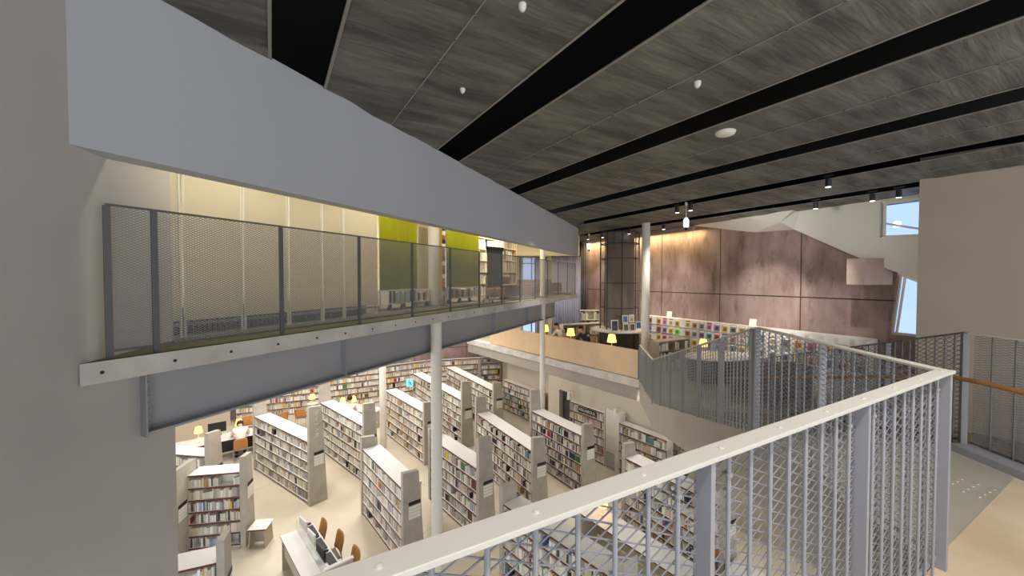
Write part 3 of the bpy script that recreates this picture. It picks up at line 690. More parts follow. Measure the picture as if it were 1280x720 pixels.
# bench at the front bookcase
be = thing('bench', 'small white-topped bench beside the front bookcase fin', 'bench', (-5.86,9.12,0), math.radians(8))
MB().box(-0.2,0.2,-0.12,0.3,0.42,0.45,mi=0,front=1).build('seat', [M['white'],M['brown_edge']], be)
for x, dx in ((-0.16,0.03),(0.14,-0.03)):
    b = MB().box(x,x+0.02,-0.1,0.28,0,0.42); b.v = [(px+(0 if pz > 0.1 else dx*-1),py,pz) for px,py,pz in b.v]; b.build('leg_panel', M['beige_case'], be)
MB().box(-0.14,0.14,0.08,0.1,0.05,0.42).build('stretcher', M['beige_case'], be)

# computer desk
ad = math.atan2(-0.74, 0.672)
cdk = thing('computer_desk', 'white double computer desk at the bottom with three screens', 'desk', (-4.93,8.37,0), ad)
MB().box(0,2.1,0,0.32,0.69,0.72,mi=0,front=1).build('desk_top', [M['white'],M['brown_edge']], cdk)
MB().box(0,2.1,0.33,0.66,0.69,0.72).build('desk_top', M['white'], cdk)
for x in (0.05,1.95): MB().box(x,x+0.03,0.02,0.64,0,0.69).build('leg_panel', M['beige_case'], cdk)
MB().box(0.08,1.95,0.06,0.08,0.3,0.69).build('modesty_panel', M['beige_case'], cdk)
MB().box(0.0,2.1,0.318,0.332,0.72,0.95).build('divider', M['frostglass'], cdk)
ep = MB().box(2.1,2.14,0.26,0.74,0,1.02).build('end_panel', M['beige_case'], cdk); MB().box(2.085,2.155,0.25,0.75,1.02,1.045).build('end_cap', M['white'], ep)
MB().box(2.08,2.1,0.7,0.73,0.9,1.0).build('number_tag', M['sign_cyan'], ep)
for k, (x, lb) in enumerate(((0.22,'farthest'),(0.80,'middle'),(1.40,'nearest'))):
    m_ = thing('monitor', '%s of the three screens on the computer desk, %s' % (lb, 'pale back' if k < 2 else 'dark frame'), 'monitor', (0,0,0))
    W4 = worldmat(cdk) @ Matrix.Translation((x,0.40,0.72)) ; m_.location = W4.translation; m_.rotation_euler = (0,0,ad+0.12)
    sm = M['offwhite'] if k < 2 else M['black']
    MB().box(-0.18,0.18,-0.02,0.015,0.07,0.31).build('back_shell', sm, m_, bevel=0.006); MB().box(-0.17,0.17,0.015,0.02,0.08,0.30).build('screen', M['black'] if k == 2 else M['darkgrey'], m_)
    MB().box(-0.03,0.03,-0.03,0.0,0.005,0.1).build('stand', sm, m_); MB().box(-0.1,0.1,-0.06,0.08,0,0.01).build('foot', sm, m_)
    kb = MB().box(-0.21,0.21,-0.07,0.07,0,0.018)
    for r in range(4):
        for c_ in range(12): kb.box(-0.2+c_*0.0335,-0.172+c_*0.0335,-0.06+r*0.031,-0.034+r*0.031,0.018,0.023)
    o = kb.build('keyboard', M['darkgrey'], None); o.location = (worldmat(cdk) @ Vector((x+0.06,0.555,0.7205))); o.rotation_euler = (0,0,ad)
    tag(o, 'dark keyboard in front of the %s screen on the computer desk' % lb, 'keyboard', 'keyboards on the computer desk')
    ms = MB().lathe((0,0,0), [(0.05,0),(0.052,0.012),(0.035,0.03),(0.01,0.036)], 14); ms.v = [(a*0.62,b,c) for a,b,c in ms.v]
    o = ms.build('computer_mouse', M['darkgrey'], None, smooth=True); o.location = (worldmat(cdk) @ Vector((x-0.24,0.57,0.7205))); o.rotation_euler = (0,0,ad)
    tag(o, 'dark mouse beside the keyboard of the %s screen' % lb, 'computer mouse', 'mice on the computer desk')
    cx = Vector(((-4.34,8.53,0),(-3.80,8.12,0),(-3.27,7.62,0))[k])
    chair('wooden-backed chair at the %s screen of the computer desk' % lb, cx.x, cx.y, math.radians(132), 'chairs at the computer desk')

# desk with lamp seen through the railing mesh
an = math.atan2(-0.81,0.585)
desk('long white reading desk behind the bookcase under the railing, one lamp', 1.57, 9.22, an, 2.6, 0.6)
desk_lamp('yellow lamp on the desk seen through the front railing mesh', 2.10, 9.15, 0.72, 'yellow shaded reading lamps')
desk('white desk below the stairs, right end of the hall', 3.75, 7.2, an, 1.9, 0.8)
# potted plant
pp = thing('potted_plant', 'bushy green plant in front of the grey stair side', 'plant', (4.5,10.42,0))
MB().lathe((0,0,0), [(0.16,0),(0.2,0.4),(0.17,0.4),(0.16,0.36)], 20).build('pot', M['pot'], pp, smooth=True)
st = MB(); lf = MB(); rp = random.Random(3)
for k in range(14):
    a = rp.uniform(0,2*PI); h = rp.uniform(1.0,1.48); e = Vector((math.cos(a)*rp.uniform(.08,.34),math.sin(a)*rp.uniform(.08,.34),0.36+h)); st.tube((0,0,0.36), e, 0.008, 5)
    for j in range(16):
        f = rp.uniform(0.3,1.05); c = Vector((0,0,0.36)).lerp(e,f); d = Vector((rp.uniform(-1,1),rp.uniform(-1,1),rp.uniform(-.4,.6))).normalized()*rp.uniform(.07,.13); s_ = d.cross(Vector((0,0,1))).normalized()*0.03; m_ = c+d*0.5
        lf.face([c, m_+s_, c+d, m_-s_])
st.build('stems', M['leaf'], pp); lf.build('foliage', M['leaf'], pp)
# wall reading lamps and exit sign
def wall_lamp(label, x, y, z):
    t = thing('wall_lamp', label, 'wall lamp', (x,y,z), 0, None)
    MB().tube((0.05,0.035,0.04),(-0.10,-0.08,0.1),0.01,8).build('arm', M['steel'], t)
    MB().lathe((-0.14,-0.11,-0.2), [(0.07,0),(0.05,0.24),(0.012,0.27)], 14).build('lamp_shade', M['signwhite'], t, smooth=True)
    return t
wall_lamp('small white wall lamp above the lettered bookcase by the dark doorway', 2.16, 14.22, 2.1)
wall_lamp('small white wall lamp above the post of the teal-book bookcase', 3.38, 12.55, 2.05)
ex = thing('exit_sign', 'hanging cyan exit sign with running figure in the back hall', 'exit sign', (-4.85,18.9,1.05))
MB().box(-0.17,0.17,-0.025,0.025,0,0.36).build('panel', M['sign_cyan'], ex)
fg = MB(); 
for p, q, w in (((-0.02,0.24),(0.03,0.15),0.04),((0.03,0.15),(0.09,0.08),0.028),((0.03,0.15),(-0.03,0.09),0.028),((-0.03,0.09),(-0.09,0.08),0.024),((-0.01,0.22),(0.07,0.19),0.022),((-0.02,0.23),(-0.08,0.17),0.022)):
    fg.beam((p[0],-0.027,p[1]),(q[0],-0.027,q[1]),0.004,w,up=(0,0,1))
fg.tube((-0.035,-0.026,0.29),(-0.035,-0.03,0.29),0.026,12); fg.build('running_figure', M['sign_dark'], ex)
MB().tube((0,0,0.36),(0,0,4.3),0.008,6).build('rod', M['signwhite'], ex)

# ================================================================== STAIRS AND RAILINGS
SL = [(2.52,4.10),(3.47,9.8)]; SR = [(4.32,3.78),(5.27,9.48)]
stt = MB(); NS = 9
for k in range(NS):
    f0, f1 = k/NS, (k+1)/NS
    lerp = lambda a, b, f: (a[0]+(b[0]-a[0])*f, a[1]+(b[1]-a[1])*f)
    p = [lerp(*SL,f0), lerp(*SL,f1), lerp(*SR,f1), lerp(*SR,f0)]
    stt.prism(p, 4.6-(k+1)*1.5/(NS+1)-0.2, 4.6-(k+1)*1.5/(NS+1))
st_o = struct('stairs', stt, M['stair_tread'])
def sloped(pts, z0s, z1s, t, mb):
    """upright plate following pts with given bottom and top heights"""
    for i in range(len(pts)-1):
        a, b = pts[i], pts[i+1]; d = Vector((b[0]-a[0], b[1]-a[1],0)).normalized(); n = Vector((d.y,-d.x,0))*t
        q = [(a[0],a[1]),(b[0],b[1]),(b[0]+n.x,b[1]+n.y),(a[0]+n.x,a[1]+n.y)]; k = len(mb.v)
        mb.v += [(q[0][0],q[0][1],z0s[i]),(q[1][0],q[1][1],z0s[i+1]),(q[2][0],q[2][1],z0s[i+1]),(q[3][0],q[3][1],z0s[i]),
                 (q[0][0],q[0][1],z1s[i]),(q[1][0],q[1][1],z1s[i+1]),(q[2][0],q[2][1],z1s[i+1]),(q[3][0],q[3][1],z1s[i])]
        for f in ((0,3,2,1),(4,5,6,7),(0,1,5,4),(1,2,6,5),(2,3,7,6),(3,0,4,7)): mb.f.append(tuple(k+j for j in f)); mb.mi.append(0)
sg = MB()
sloped([(3.86,12.03),(3.46,9.8),(2.50,4.08),(2.36,2.17)], [2.50,2.53,3.90,3.86], [3.12,3.12,4.598,4.598], -0.22, sg)
sloped([(2.36,2.17),(-1.35,0.03)], [3.9,3.9], [4.598,4.598], -0.15, sg)
sloped([(5.27,9.48),(4.32,3.78)], [2.4,3.82], [3.12,4.62], -0.12, sg)
struct('trim_7', sg, M['soffit_grey'])

def railing(label, path, h, zoff=-0.12, post=1.04, bal=0.11, mats=('rail_top','rail_grey','mesh_grey'), topw=0.068, topt=0.014, pitch=0.040, slope=0.45, sw=0.0040, balr=0.0065, postsz=(0.02,0.055), mesh_off=0.014, group=None, bolts=False, meshside=1, name='railing', postoff=0.0, endpost=True):
    base = path[0]
    t = thing(name, label, 'railing', (base[0], base[1], base[2]-h), 0, group)
    mt, mp, mm = M[mats[0]], M[mats[1]], M[mats[2]]
    for si in range(len(path)-1):
        a, b = Vector(path[si]), Vector(path[si+1]); hd = Vector((b.x-a.x,b.y-a.y,0)); L = hd.length; hd.normalize(); n = Vector((-hd.y,hd.x,0))*meshside
        zat = lambda d: a.z+(b.z-a.z)*d/L
        P = lambda d, off, dz: Vector((a.x+hd.x*d+n.x*off, a.y+hd.y*d+n.y*off, zat(d)+dz))
        ext = topw/2*0.6
        MB().beam(P(-ext,0,-topt/2), P(L+ext,0,-topt/2), topw, topt).build('top_rail', mt, t, world=True, bevel=0.002)
        MB().beam(P(0,mesh_off,-h+0.06), P(L,mesh_off,-h+0.06), 0.012, 0.02).build('bottom_rail', mp, t, world=True)
        if si < len(path)-2: MB().beam((b.x,b.y,b.z-topt-0.001),(b.x,b.y,b.z+0.0012), topw, topw, up=hd).build('corner_plate', mt, t, world=True)
        npst = max(1, round((L-postoff)/post)); ds = [postoff+(L-postoff)*k/npst for k in range(npst+1)]
        if postoff > 0.3: ds = [0.0]+ds
        for k, d in enumerate(ds):
            if (si > 0 and k == 0) or (not endpost and si == len(path)-2 and k == len(ds)-1): continue
            mbp = MB(); w0, w1 = postsz
            if abs(d-L) < 1e-6 or d == 0: w0 = max(w0, 0.03)
            q = P(d,0,-topt); mbp.beam(Vector((q.x,q.y,q.z)), Vector((q.x,q.y,zat(d)-h+zoff)), w1, w0, up=hd); mbp.build('post', mp, t, world=True, bevel=0.0015)
        for d0, d1 in zip(ds, ds[1:]):
            if bal:
                nb = max(1, round((d1-d0)/bal))
                for k in range(1, nb):
                    d = d0+(d1-d0)*k/nb; q = P(d,0,-topt)
                    bo_ = MB().tube(q, (q.x,q.y,zat(d)-h+zoff), balr, 8).build('baluster', mp, t, world=True, smooth=True)
                    if bolts and k in (1, nb-1):
                        zc_ = q.z-0.075; MB().tube((q.x,q.y,zc_-0.005),(q.x,q.y,zc_+0.005),0.011,12).tube((q.x,q.y,zc_),(q.x+n.x*mesh_off*1.6,q.y+n.y*mesh_off*1.6,zc_),0.004,8).build('clamp', M['rail_mid'], bo_, world=True)
            # expanded mesh sheet between two posts
            Wd = d1-d0-0.03; H0 = h-0.08; mb = MB()
            for sgn in (1,-1):
                c = -slope*Wd if sgn > 0 else 0
                while c < H0 + (0 if sgn > 0 else slope*Wd):
                    # line z = c + sgn*slope*x
                    x0, x1 = 0.0, Wd
                    zf = lambda x: c + sgn*slope*x
                    lo, hi = (0-c)/(sgn*slope), (H0-c)/(sgn*slope)
                    if lo > hi: lo, hi = hi, lo
                    x0, x1 = max(x0, lo), min(x1, hi)
                    if x1-x0 > 0.01:
                        p = P(d0+0.015+x0, mesh_off, -h+0.06+zf(x0)); q = P(d0+0.015+x1, mesh_off, -h+0.06+zf(x1))
                        mb.beam(p, q, 0.0022, sw)
                    c += pitch
            mb.build('mesh_panel', mm, t, world=True)
        if bolts:
            d = 0.2
            while d < L:
                q = P(d, 0, 0); MB().lathe((q.x,q.y,q.z-0.001), [(0.0085,0),(0.0075,0.0035),(0.003,0.0055)], 12).build('bolt', M['rail_top'], t, world=True, smooth=True)
                d += 0.325
    return t
railing('large pale grey front railing with flat top rail, balusters and mesh, beside the camera', [(-1.25,0.098,5.70),(2.352,2.162,5.70),(2.50,4.06,5.70)], 1.1, post=1.04, bolts=True, meshside=-1*-1, zoff=-0.2)
railing('left stair railing descending from the landing to the tan parapet', [(2.50,4.12,5.69),(3.47,9.8,4.20),(3.84,11.95,4.20)], 1.1, mats=('rail_top','rail_mid','rail_mid'), topw=0.05, pitch=0.045, sw=0.005, meshside=-1, zoff=0.0)
rr = railing('right stair railing descending in front of the brown concrete wall', [(4.32,3.80,5.69),(5.27,9.48,4.20)], 1.1, mats=('rail_dark','rail_dark','rail_dark'), topw=0.045, bal=0.11, pitch=0.045, sw=0.005, meshside=-1, zoff=0.0)
rl = railing('landing railing at the right edge with a round wooden handrail', [(4.02,-1.0,5.69),(4.14,1.6,5.69),(4.31,3.74,5.69)], 1.1, mats=('rail_top','rail_dark','mesh_grey'), topw=0.05, bal=0.18, pitch=0.022, slope=0.2, sw=0.004, meshside=-1, zoff=0.0, endpost=False)
hr = MB()
pts = [(3.80,-1.0,5.30),(3.92,1.6,5.30),(4.05,3.46,5.30),(4.12,3.78,5.27),(5.06,9.3,3.86)]
for a, b in zip(pts, pts[1:]): hr.tube(a, b, 0.021, 12)
hr.build('wooden_handrail', M['wood'], rl, world=True, smooth=True)
for (x,y,z,dx) in ((3.985,2.50,5.28,0.2),(3.94,1.8,5.28,0.2)):
    MB().tube((x,y,z),(x,y,z-0.06),0.008,8).tube((x,y,z-0.06),(x+dx,y,z-0.06),0.008,8).build('bracket', M['steel'], rl, world=True)
MB().prism([(3.93,1.4),(4.08,3.70),(4.24,3.68),(4.10,1.4)], 4.6, 4.665).build('kerb_plate', M['rail_grey'], rl, world=True)
tb = thing('tactile_studs', 'patch of shiny tactile studs on the landing floor by the kerb', 'tactile paving', (3.5,3.1,4.6), 0.42)
for i in range(4):
    for j in range(6):
        MB().lathe((-0.16+i*0.085, -0.16+j*0.085,0), [(0.0125,0),(0.011,0.004),(0.006,0.006)], 10).build('stud', M['tactile'], tb, smooth=True)

# bridge railing
e0 = br(0.20,0.07,6.80); e1 = br(14.75,0.07,6.80)
railing('long dark mesh railing along the concrete bridge edge', [e0, e1], 1.25, post=1.187, postoff=0.31, bal=0, mats=('rail_dark','rail_dark','bridge_mesh'), topw=0.02, topt=0.018, pitch=0.022, sw=0.0048, slope=0.5, postsz=(0.045,0.02), zoff=0.0, meshside=1, mesh_off=0.012)

# ================================================================== BRIDGE ROOM
def t_at(x, o):   # distance along the bridge for a sight-line slope x = X/Y
    C = 4.58+1.0926*o; Y = C/(0.44-x); return (Y-(3.0+N[1]*o))/U[1]
O1 = 0.9
edges = [t_at((x-640)/500, O1) for x in (165,228,304,361,403,430,472)]
ord_ = ['first','second','third','fourth','fifth','sixth']
for k in range(6):
    t0, t1 = edges[k]+0.012, edges[k+1]-0.012
    p = br(t0, O1, 5.55); pan = thing('screen_panel', '%s translucent white screen from the left wall, behind the bridge railing' % ord_[k], 'screen', p, RZ_B, 'translucent screens on the bridge'); w = t1-t0
    MB().box(0.015,w-0.015,-0.004,0.004,0.18,2.66).build('sheet', M['frost'], pan)
    for x in (0, w-0.016): MB().box(x,x+0.016,-0.012,0.012,0.0,2.68).build('upright', M['signwhite'], pan)
    MB().box(0.03,w-0.03,-0.015,0.015,0.12,0.16).build('bottom_rail', M['steel'], pan)
    MB().box(0.03,w-0.03,-0.02,0.02,2.64,2.68).build('top_rail', M['steel'], pan)
lv = thing('floor_convector', 'long dark slatted floor unit behind the foot of the white screens', 'convector', br(edges[0],1.12,5.55), RZ_B); LL = edges[-1]-edges[0]
MB().box(0,LL,0.06,0.3,0,0.30).build('casing', M['darkgrey'], lv); sl_ = MB()
for k in range(int(LL/0.06)): sl_.box(k*0.06,k*0.06+0.02,0.03,0.06,0.02,0.28)
sl_.build('slats', M['rail_dark'], lv)
for k, (xa, xb, o, lb) in enumerate(((475,522,1.15,'wider lime green hanging screen next to the white screens'),(558.5,599.5,1.15,'lime green hanging screen beside the bookshelves'))):
    t0, t1 = t_at((xa-640)/500,o), t_at((xb-640)/500,o); w = t1-t0
    pan = thing('roller_screen', lb, 'screen', br(t0,o,5.55), RZ_B, 'lime roller screens'); f = MB(); n = 24
    for i in range(n+1):
        x = w*i/n; y = 0.012*math.sin(i*1.1)
        f.v += [(x,y,0.42),(x,y,2.6)]
        if i: q = 2*i; f.f.append((q-2,q,q+1,q-1)); f.mi.append(0)
    o_ = f.build('fabric', M['lime'], pan, smooth=True); sm_ = o_.modifiers.new('t','SOLIDIFY'); sm_.thickness = 0.004
    MB().tube((0,0,2.62),(w,0,2.62),0.03,12).build('roller', M['signwhite'], pan, smooth=True)
    MB().tube((0,0,0.41),(w,0,0.41),0.014,8).build('hem_bar', M['signwhite'], pan)
    for x in (0.03,w-0.03): MB().tube((x,0.03,0.0),(x,0.03,2.62),0.012,8).build('stand', M['steel'], pan)
# white boards between the lime screens, and a striped strip
o = 1.6; t0, t1 = t_at((519-640)/500,o), t_at((556-640)/500,o)
pan = thing('partition', 'white partition board with a small grey panel between the lime screens', 'partition', br(t0,o,5.55), RZ_B)
MB().box(0,t1-t0,-0.02,0.02,0.02,2.65).build('board', M['cream'], pan); MB().box(0.12,0.5,-0.03,-0.02,1.45,1.85).build('grey_panel', M['beige_case'], pan)
t0 = t_at((555-640)/500,1.02)
pst = thing('striped_pole', 'thin pole with red, white and black bands beside the right lime screen', 'pole', br(t0,1.02,5.55), RZ_B)
cs = [M['signwhite'],M['black'],cmat((190,70,40))]
for k in range(24): MB().box(-0.035,0.035,-0.02,0.02,0.25+k*0.1,0.35+k*0.1).build('band', cs[(0,1,2,2,0,1,2)[k%7]], pst)
MB().box(-0.012,0.012,-0.01,0.01,0.02,0.25).box(-0.07,0.07,-0.07,0.07,0,0.02).build('foot', M['black'], pst)
# trolleys on castors under the lime screens
def cart(label, xa, xb, o, cols):
    t0, t1 = t_at((xa-640)/500,o), t_at((xb-640)/500,o); w = t1-t0
    t = thing('book_trolley', label, 'trolley', br(t0,o,5.55), RZ_B)
    MB().box(0,w,-0.2,0.2,0.12,0.145).build('shelf', M['signwhite'], t); MB().box(0,w,0.17,0.19,0.145,0.40).build('back', M['beige_case'], t)
    for x in (0,w/3,2*w/3,w-0.02): MB().box(x,x+0.02,-0.2,0.2,0.145,0.40).build('divider', M['signwhite'], t)
    for x in (0.06,w*0.33,w*0.66,w-0.06):
        for y in (-0.16,0.16): MB().tube((x-0.012,y,0.045),(x+0.012,y,0.045),0.045,12).box(x-0.015,x+0.015,y-0.015,y+0.015,0.06,0.12).build('castor', M['black'], t)
    rng = random.Random(int(xa)); x = 0.04
    while x < w-0.08:
        wd = rng.uniform(.03,.07); BB.append((t, x, -0.15, 0.1455, wd-0.004, rng.uniform(.17,.26), 0.24, rng.choices(PAL_LIGHT,W_DARK)[0], label, 0)); x += wd
    return t
BB = []
cart('low white trolley on black castors under the wider lime screen', 476, 528, 1.5, 0); cart('low white trolley on castors under the right lime screen', 552, 594, 1.5, 0)
# bookshelves at the far end of the room
def bridge_shelf(label, xa, xb, o, rows, seed, skew=0.0):
    t0, t1 = t_at((xa-640)/500,o), t_at((xb-640)/500,o); w = t1-t0; rng = random.Random(seed)
    t = thing('bookshelf', label, 'bookshelf', br(t0,o,5.55), RZ_B, 'white bookshelves on the bridge')
    c = MB().box(0,0.04,0,0.34,0,2.6).box(w-0.04,w,0,0.34,0,2.6).box(0,w,0.32,0.34,0,2.6).build('carcass', M['cream'], t)
    p = 2.5/rows
    for r in range(rows+1): MB().box(0.04,w-0.04,0,0.32,0.05+r*p-0.03,0.05+r*p).build('shelf', M['cream'], t)
    for r in range(rows):
        x = 0.06; z = 0.0505+r*p
        while x < w-0.12:
            wd = rng.uniform(0.03,0.07); h = rng.uniform(0.6,0.88)*p
            cc = rng.choices(PAL_LIGHT, W_MIX)[0]; v = cc[1]
            BB.append((t, x, 0.02+rng.uniform(0,0.03), z, wd-0.003, h, 0.24, cc, label, r))
            x += wd*1.02
            if rng.random() < 0.06: x += 0.1
bridge_shelf('white bookshelf with orange books right of the lime screen, on the bridge', 597, 628, 2.6, 6, 71)
bridge_shelf('white bookshelf with leaning books behind the black easel board', 629, 646, 1.7, 6, 72)
# easel board
p = br(t_at((619-640)/500,0.62),0.62,5.55)
ea = thing('easel_board', 'black board on a wheeled tripod stand in front of the bridge bookshelves', 'board', p, RZ_B-0.35)
MB().box(-0.28,0.28,-0.02,0.02,0.42,1.42).build('board', M['darkgrey'], ea); MB().box(-0.30,0.30,-0.03,0.03,1.40,1.50).build('top_clamp', M['black'], ea)
MB().tube((0,0.03,0.1),(0,0.03,1.3),0.015,8).build('pole', M['darkgrey'], ea)
for k in range(5):
    a = 2*PI*k/5; MB().tube((0,0.03,0.26),(0.3*math.cos(a),0.03+0.3*math.sin(a),0.06),0.012,6).build('leg', M['black'], ea); MB().tube((0.3*math.cos(a)-0.01,0.03+0.3*math.sin(a),0.03),(0.3*math.cos(a)+0.01,0.03+0.3*math.sin(a),0.03),0.03,10).build('castor', M['black'], ea)
# sofas
def sofa(label, xa, xb, o, h):
    t0, t1 = t_at((xa-640)/500,o), t_at((xb-640)/500,o); w = t1-t0
    t = thing('sofa', label, 'sofa', br(t0,o,5.55), RZ_B, 'brown sofas on the bridge')
    MB().box(0,w,0,0.7,0.08,0.36).build('base', M['sofa'], t, bevel=0.04); MB().box(0.08,w-0.08,0.0,0.52,0.36,0.46).build('seat_cushion', M['sofa'], t, bevel=0.04)
    MB().box(0,w,0.5,0.7,0.36,h).build('backrest', M['sofa'], t, bevel=0.05)
    for x in (0.04,w-0.09):
        for y in (0.05,0.6): MB().box(x,x+0.05,y,y+0.05,0,0.08).build('foot', M['black'], t)
sofa('brown sofa block on the bridge just right of the easel', 632, 655, 0.8, 0.72); sofa('brown sofa at the far end of the bridge below the curtains', 668, 703, 0.9, 0.6)

# ================================================================== MEZZANINE
pr0 = Vector((-1.10,18.80)); pr1 = Vector((3.80,12.13)); pd = (pr1-pr0).normalized(); pn = Vector((-pd.y,pd.x))
pa = thing('parapet', 'tan board parapet along the mezzanine edge above the hall', 'parapet', (pr0.x,pr0.y,3.115), math.atan2(pd.y,pd.x)); PL = (pr1-pr0).length
MB().box(0,PL,0.06,0.11,0.02,0.86).build('board', M['parapet'], pa); MB().box(0,PL,0.055,0.115,0.86,0.88).build('cap', M['parapet'], pa)
MB().box(0,PL,0.07,0.10,0,0.02).build('base_strip', M['darkgrey'], pa); MB().box(PL,PL+0.05,0.06,0.11,0,0.95).build('end_post', M['darkgrey'], pa)
def pp_(d, off): v = pr0+pd*d+pn*off; return v
dt = pp_(2.0,0.16); desk('reading counter behind the tan parapet with three yellow lamps', dt.x, dt.y, math.atan2(pd.y,pd.x), 6.1, 0.55, 0.72, 'counter_desk', 'parapet', 'desk', 3.1)
for d, lb in ((3.67,'yellow lamp behind the tan parapet, nearest the curtains'),(5.12,'yellow lamp in the middle of the tan parapet'),(7.05,'yellow lamp at the right end of the tan parapet')):
    v = pp_(d,0.32); desk_lamp(lb, v.x, v.y, 3.82, 'yellow shaded reading lamps', 1.25)
rzp = math.atan2(-pn.y,-pn.x)-PI/2
for d, lb, sh, hm in ((4.02,'person in a white top bent over the parapet counter by the left lamp','shirt_white','hair'),(5.35,'person in a navy top seated behind the middle parapet lamp','shirt_navy','hair')):
    v = pp_(d,1.0); person(lb, v.x, v.y, 3.1, rzp, sh, hm, 1.35); chair('wooden chair under the %s person at the parapet counter' % ('white-topped' if d < 4.5 else 'navy-topped'), v.x, v.y, rzp, None, 3.1)

# mesh-clad tower with a round white counter
tw = thing('display_tower', 'tall dark mesh tower with a round white counter on the mezzanine', 'tower', (4.45,16.55,3.1), 0.25)
MB().box(-0.42,0.42,-0.42,0.42,0,4.98).build('core', M['towermesh'], tw)
rad = 0.78; zt = 4.98
for k in range(8):
    a = 2*PI*k/8+0.39; x, y = rad*math.cos(a), rad*math.sin(a)
    MB().tube((x,y,0),(x,y,zt),0.022,8).build('post', M['darkgrey'], tw)
    a2_ = a+2*PI/8; x2, y2 = rad*math.cos(a2_), rad*math.sin(a2_)
    for z in (1.9,2.9,3.9,4.5,4.96): MB().beam((x,y,z),(x2,y2,z),0.03,0.04).build('ring_bar', M['darkgrey'], tw)
ms = MB(); nseg = 20
for k in range(nseg):
    a = 2*PI*k/nseg
    ms.beam((rad*0.97*math.cos(a),rad*0.97*math.sin(a),1.0),(rad*0.97*math.cos(a),rad*0.97*math.sin(a),zt),0.012,0.012)
ms.build('mesh_cage', M['towermesh'], tw)
MB().lathe((0,0,0.94), [(1.12,0),(1.15,0.02),(1.15,0.06),(1.12,0.08)], 40).build('counter', M['white'], tw, smooth=True)
MB().lathe((0,0,0), [(0.8,0),(0.8,0.94)], 8).build('counter_base', M['furn_dark'], tw)
def frame(label, dx, z, ww, hh, col, rz=0.25, front=1.0, tilt=0.0, grp='framed pictures on the round counter'):
    c, s_ = math.cos(rz), math.sin(rz); x, y = 4.45+dx*c+front*s_, 16.55+dx*s_-front*c
    t = thing('picture_frame', label, 'picture frame', (x,y,z), rz, grp)
    def tl(mb): mb.v = [(a, b+tilt*c_, c_) for a,b,c_ in mb.v]; return mb
    tl(MB().box(-ww/2,ww/2,0.0,0.02,0,hh)).build('frame', M['signwhite'], t)
    tl(MB().box(-ww/2+0.03,ww/2-0.03,-0.004,0.0,0.035,hh-0.035)).build('picture', cmat(col), t)
    if col[2] > 0: tl(MB().box(-ww*0.22,ww*0.2,-0.006,-0.004,hh*0.2,hh*0.5)).build('picture_detail', cmat(tuple(min(255,int(c_*0.5+60)) for c_ in col)), t)
frame('large framed dark picture on the left of the round white counter', -0.72, 4.14, 0.30, 0.44, (60,60,86), front=0.95, tilt=0.06)
for lb, dx, z, col in (('lower left small framed picture on the round counter',-0.25,4.135,(96,90,92)),('lower middle small framed picture on the round counter',0.03,4.135,(104,84,84)),
        ('framed blue picture at the right of the round counter',0.30,4.2,(70,96,190)),('upper left small framed picture on the round counter',-0.25,4.45,(90,120,170)),('upper middle white framed picture on the round counter',0.03,4.47,(214,206,190))):
    frame(lb, dx, z, 0.24, 0.30, col, front=0.98 if z < 4.4 else 0.92, tilt=0.1)

# low cabinets
def lowcase(label, x, y, rz, L, h, d, shelves, mt, seed, nb=2, z=3.1, books=True):
    t = thing('low_bookcase', label, 'bookcase', (x,y,z), rz)
    MB().box(0,L,0,d,h-0.03,h).build('top_board', M[mt], t)
    c = MB().box(0,L,d-0.02,d,0,h-0.03)
    for k in range(nb+1): xx = min(L-0.025, L*k/nb); c.box(xx,xx+0.025,0.01,d-0.02,0,h-0.03)
    c.build('carcass', M[mt], t)
    for r in range(shelves): MB().box(0.025,L-0.025,0.01,d-0.02,r*(h-0.03)/shelves,r*(h-0.03)/shelves+0.022).build('shelf', M[mt], t)
    rng = random.Random(seed); p = (h-0.03)/shelves
    if books:
        for r in range(shelves):
            xx = 0.04
            while xx < L-0.1:
                wd = rng.uniform(.02,.06)
                if rng.random() < 0.05: xx += 0.3
                if int(xx/L*nb) != int((xx+wd)/L*nb): xx = (int(xx/L*nb)+1)*L/nb+0.03; continue
                if xx+wd > L-0.04: break
                BB.append((t, xx, 0.03, r*p+0.0225, wd-0.002, rng.uniform(.6,.85)*p, d*0.6, rng.choices(PAL_LIGHT,W_MIX)[0], label, r)); xx += wd
    return t
lowcase('low pale bookcase behind the white-topped reader on the mezzanine', 2.30, 17.9, 0.42, 2.2, 1.0, 0.4, 2, 'offwhite', 81)
lowcase('low shelf of white files against the dark concrete wall by the curtain', 3.3, 20.4, 0.0, 1.35, 1.46, 0.35, 3, 'offwhite', 82, 3)
lowcase('low beige bookcase right of the tall white column, books at its right', 4.86, 13.15, math.atan2(0.79,1.36), 1.6, 1.0, 0.4, 3, 'beige_case', 83)
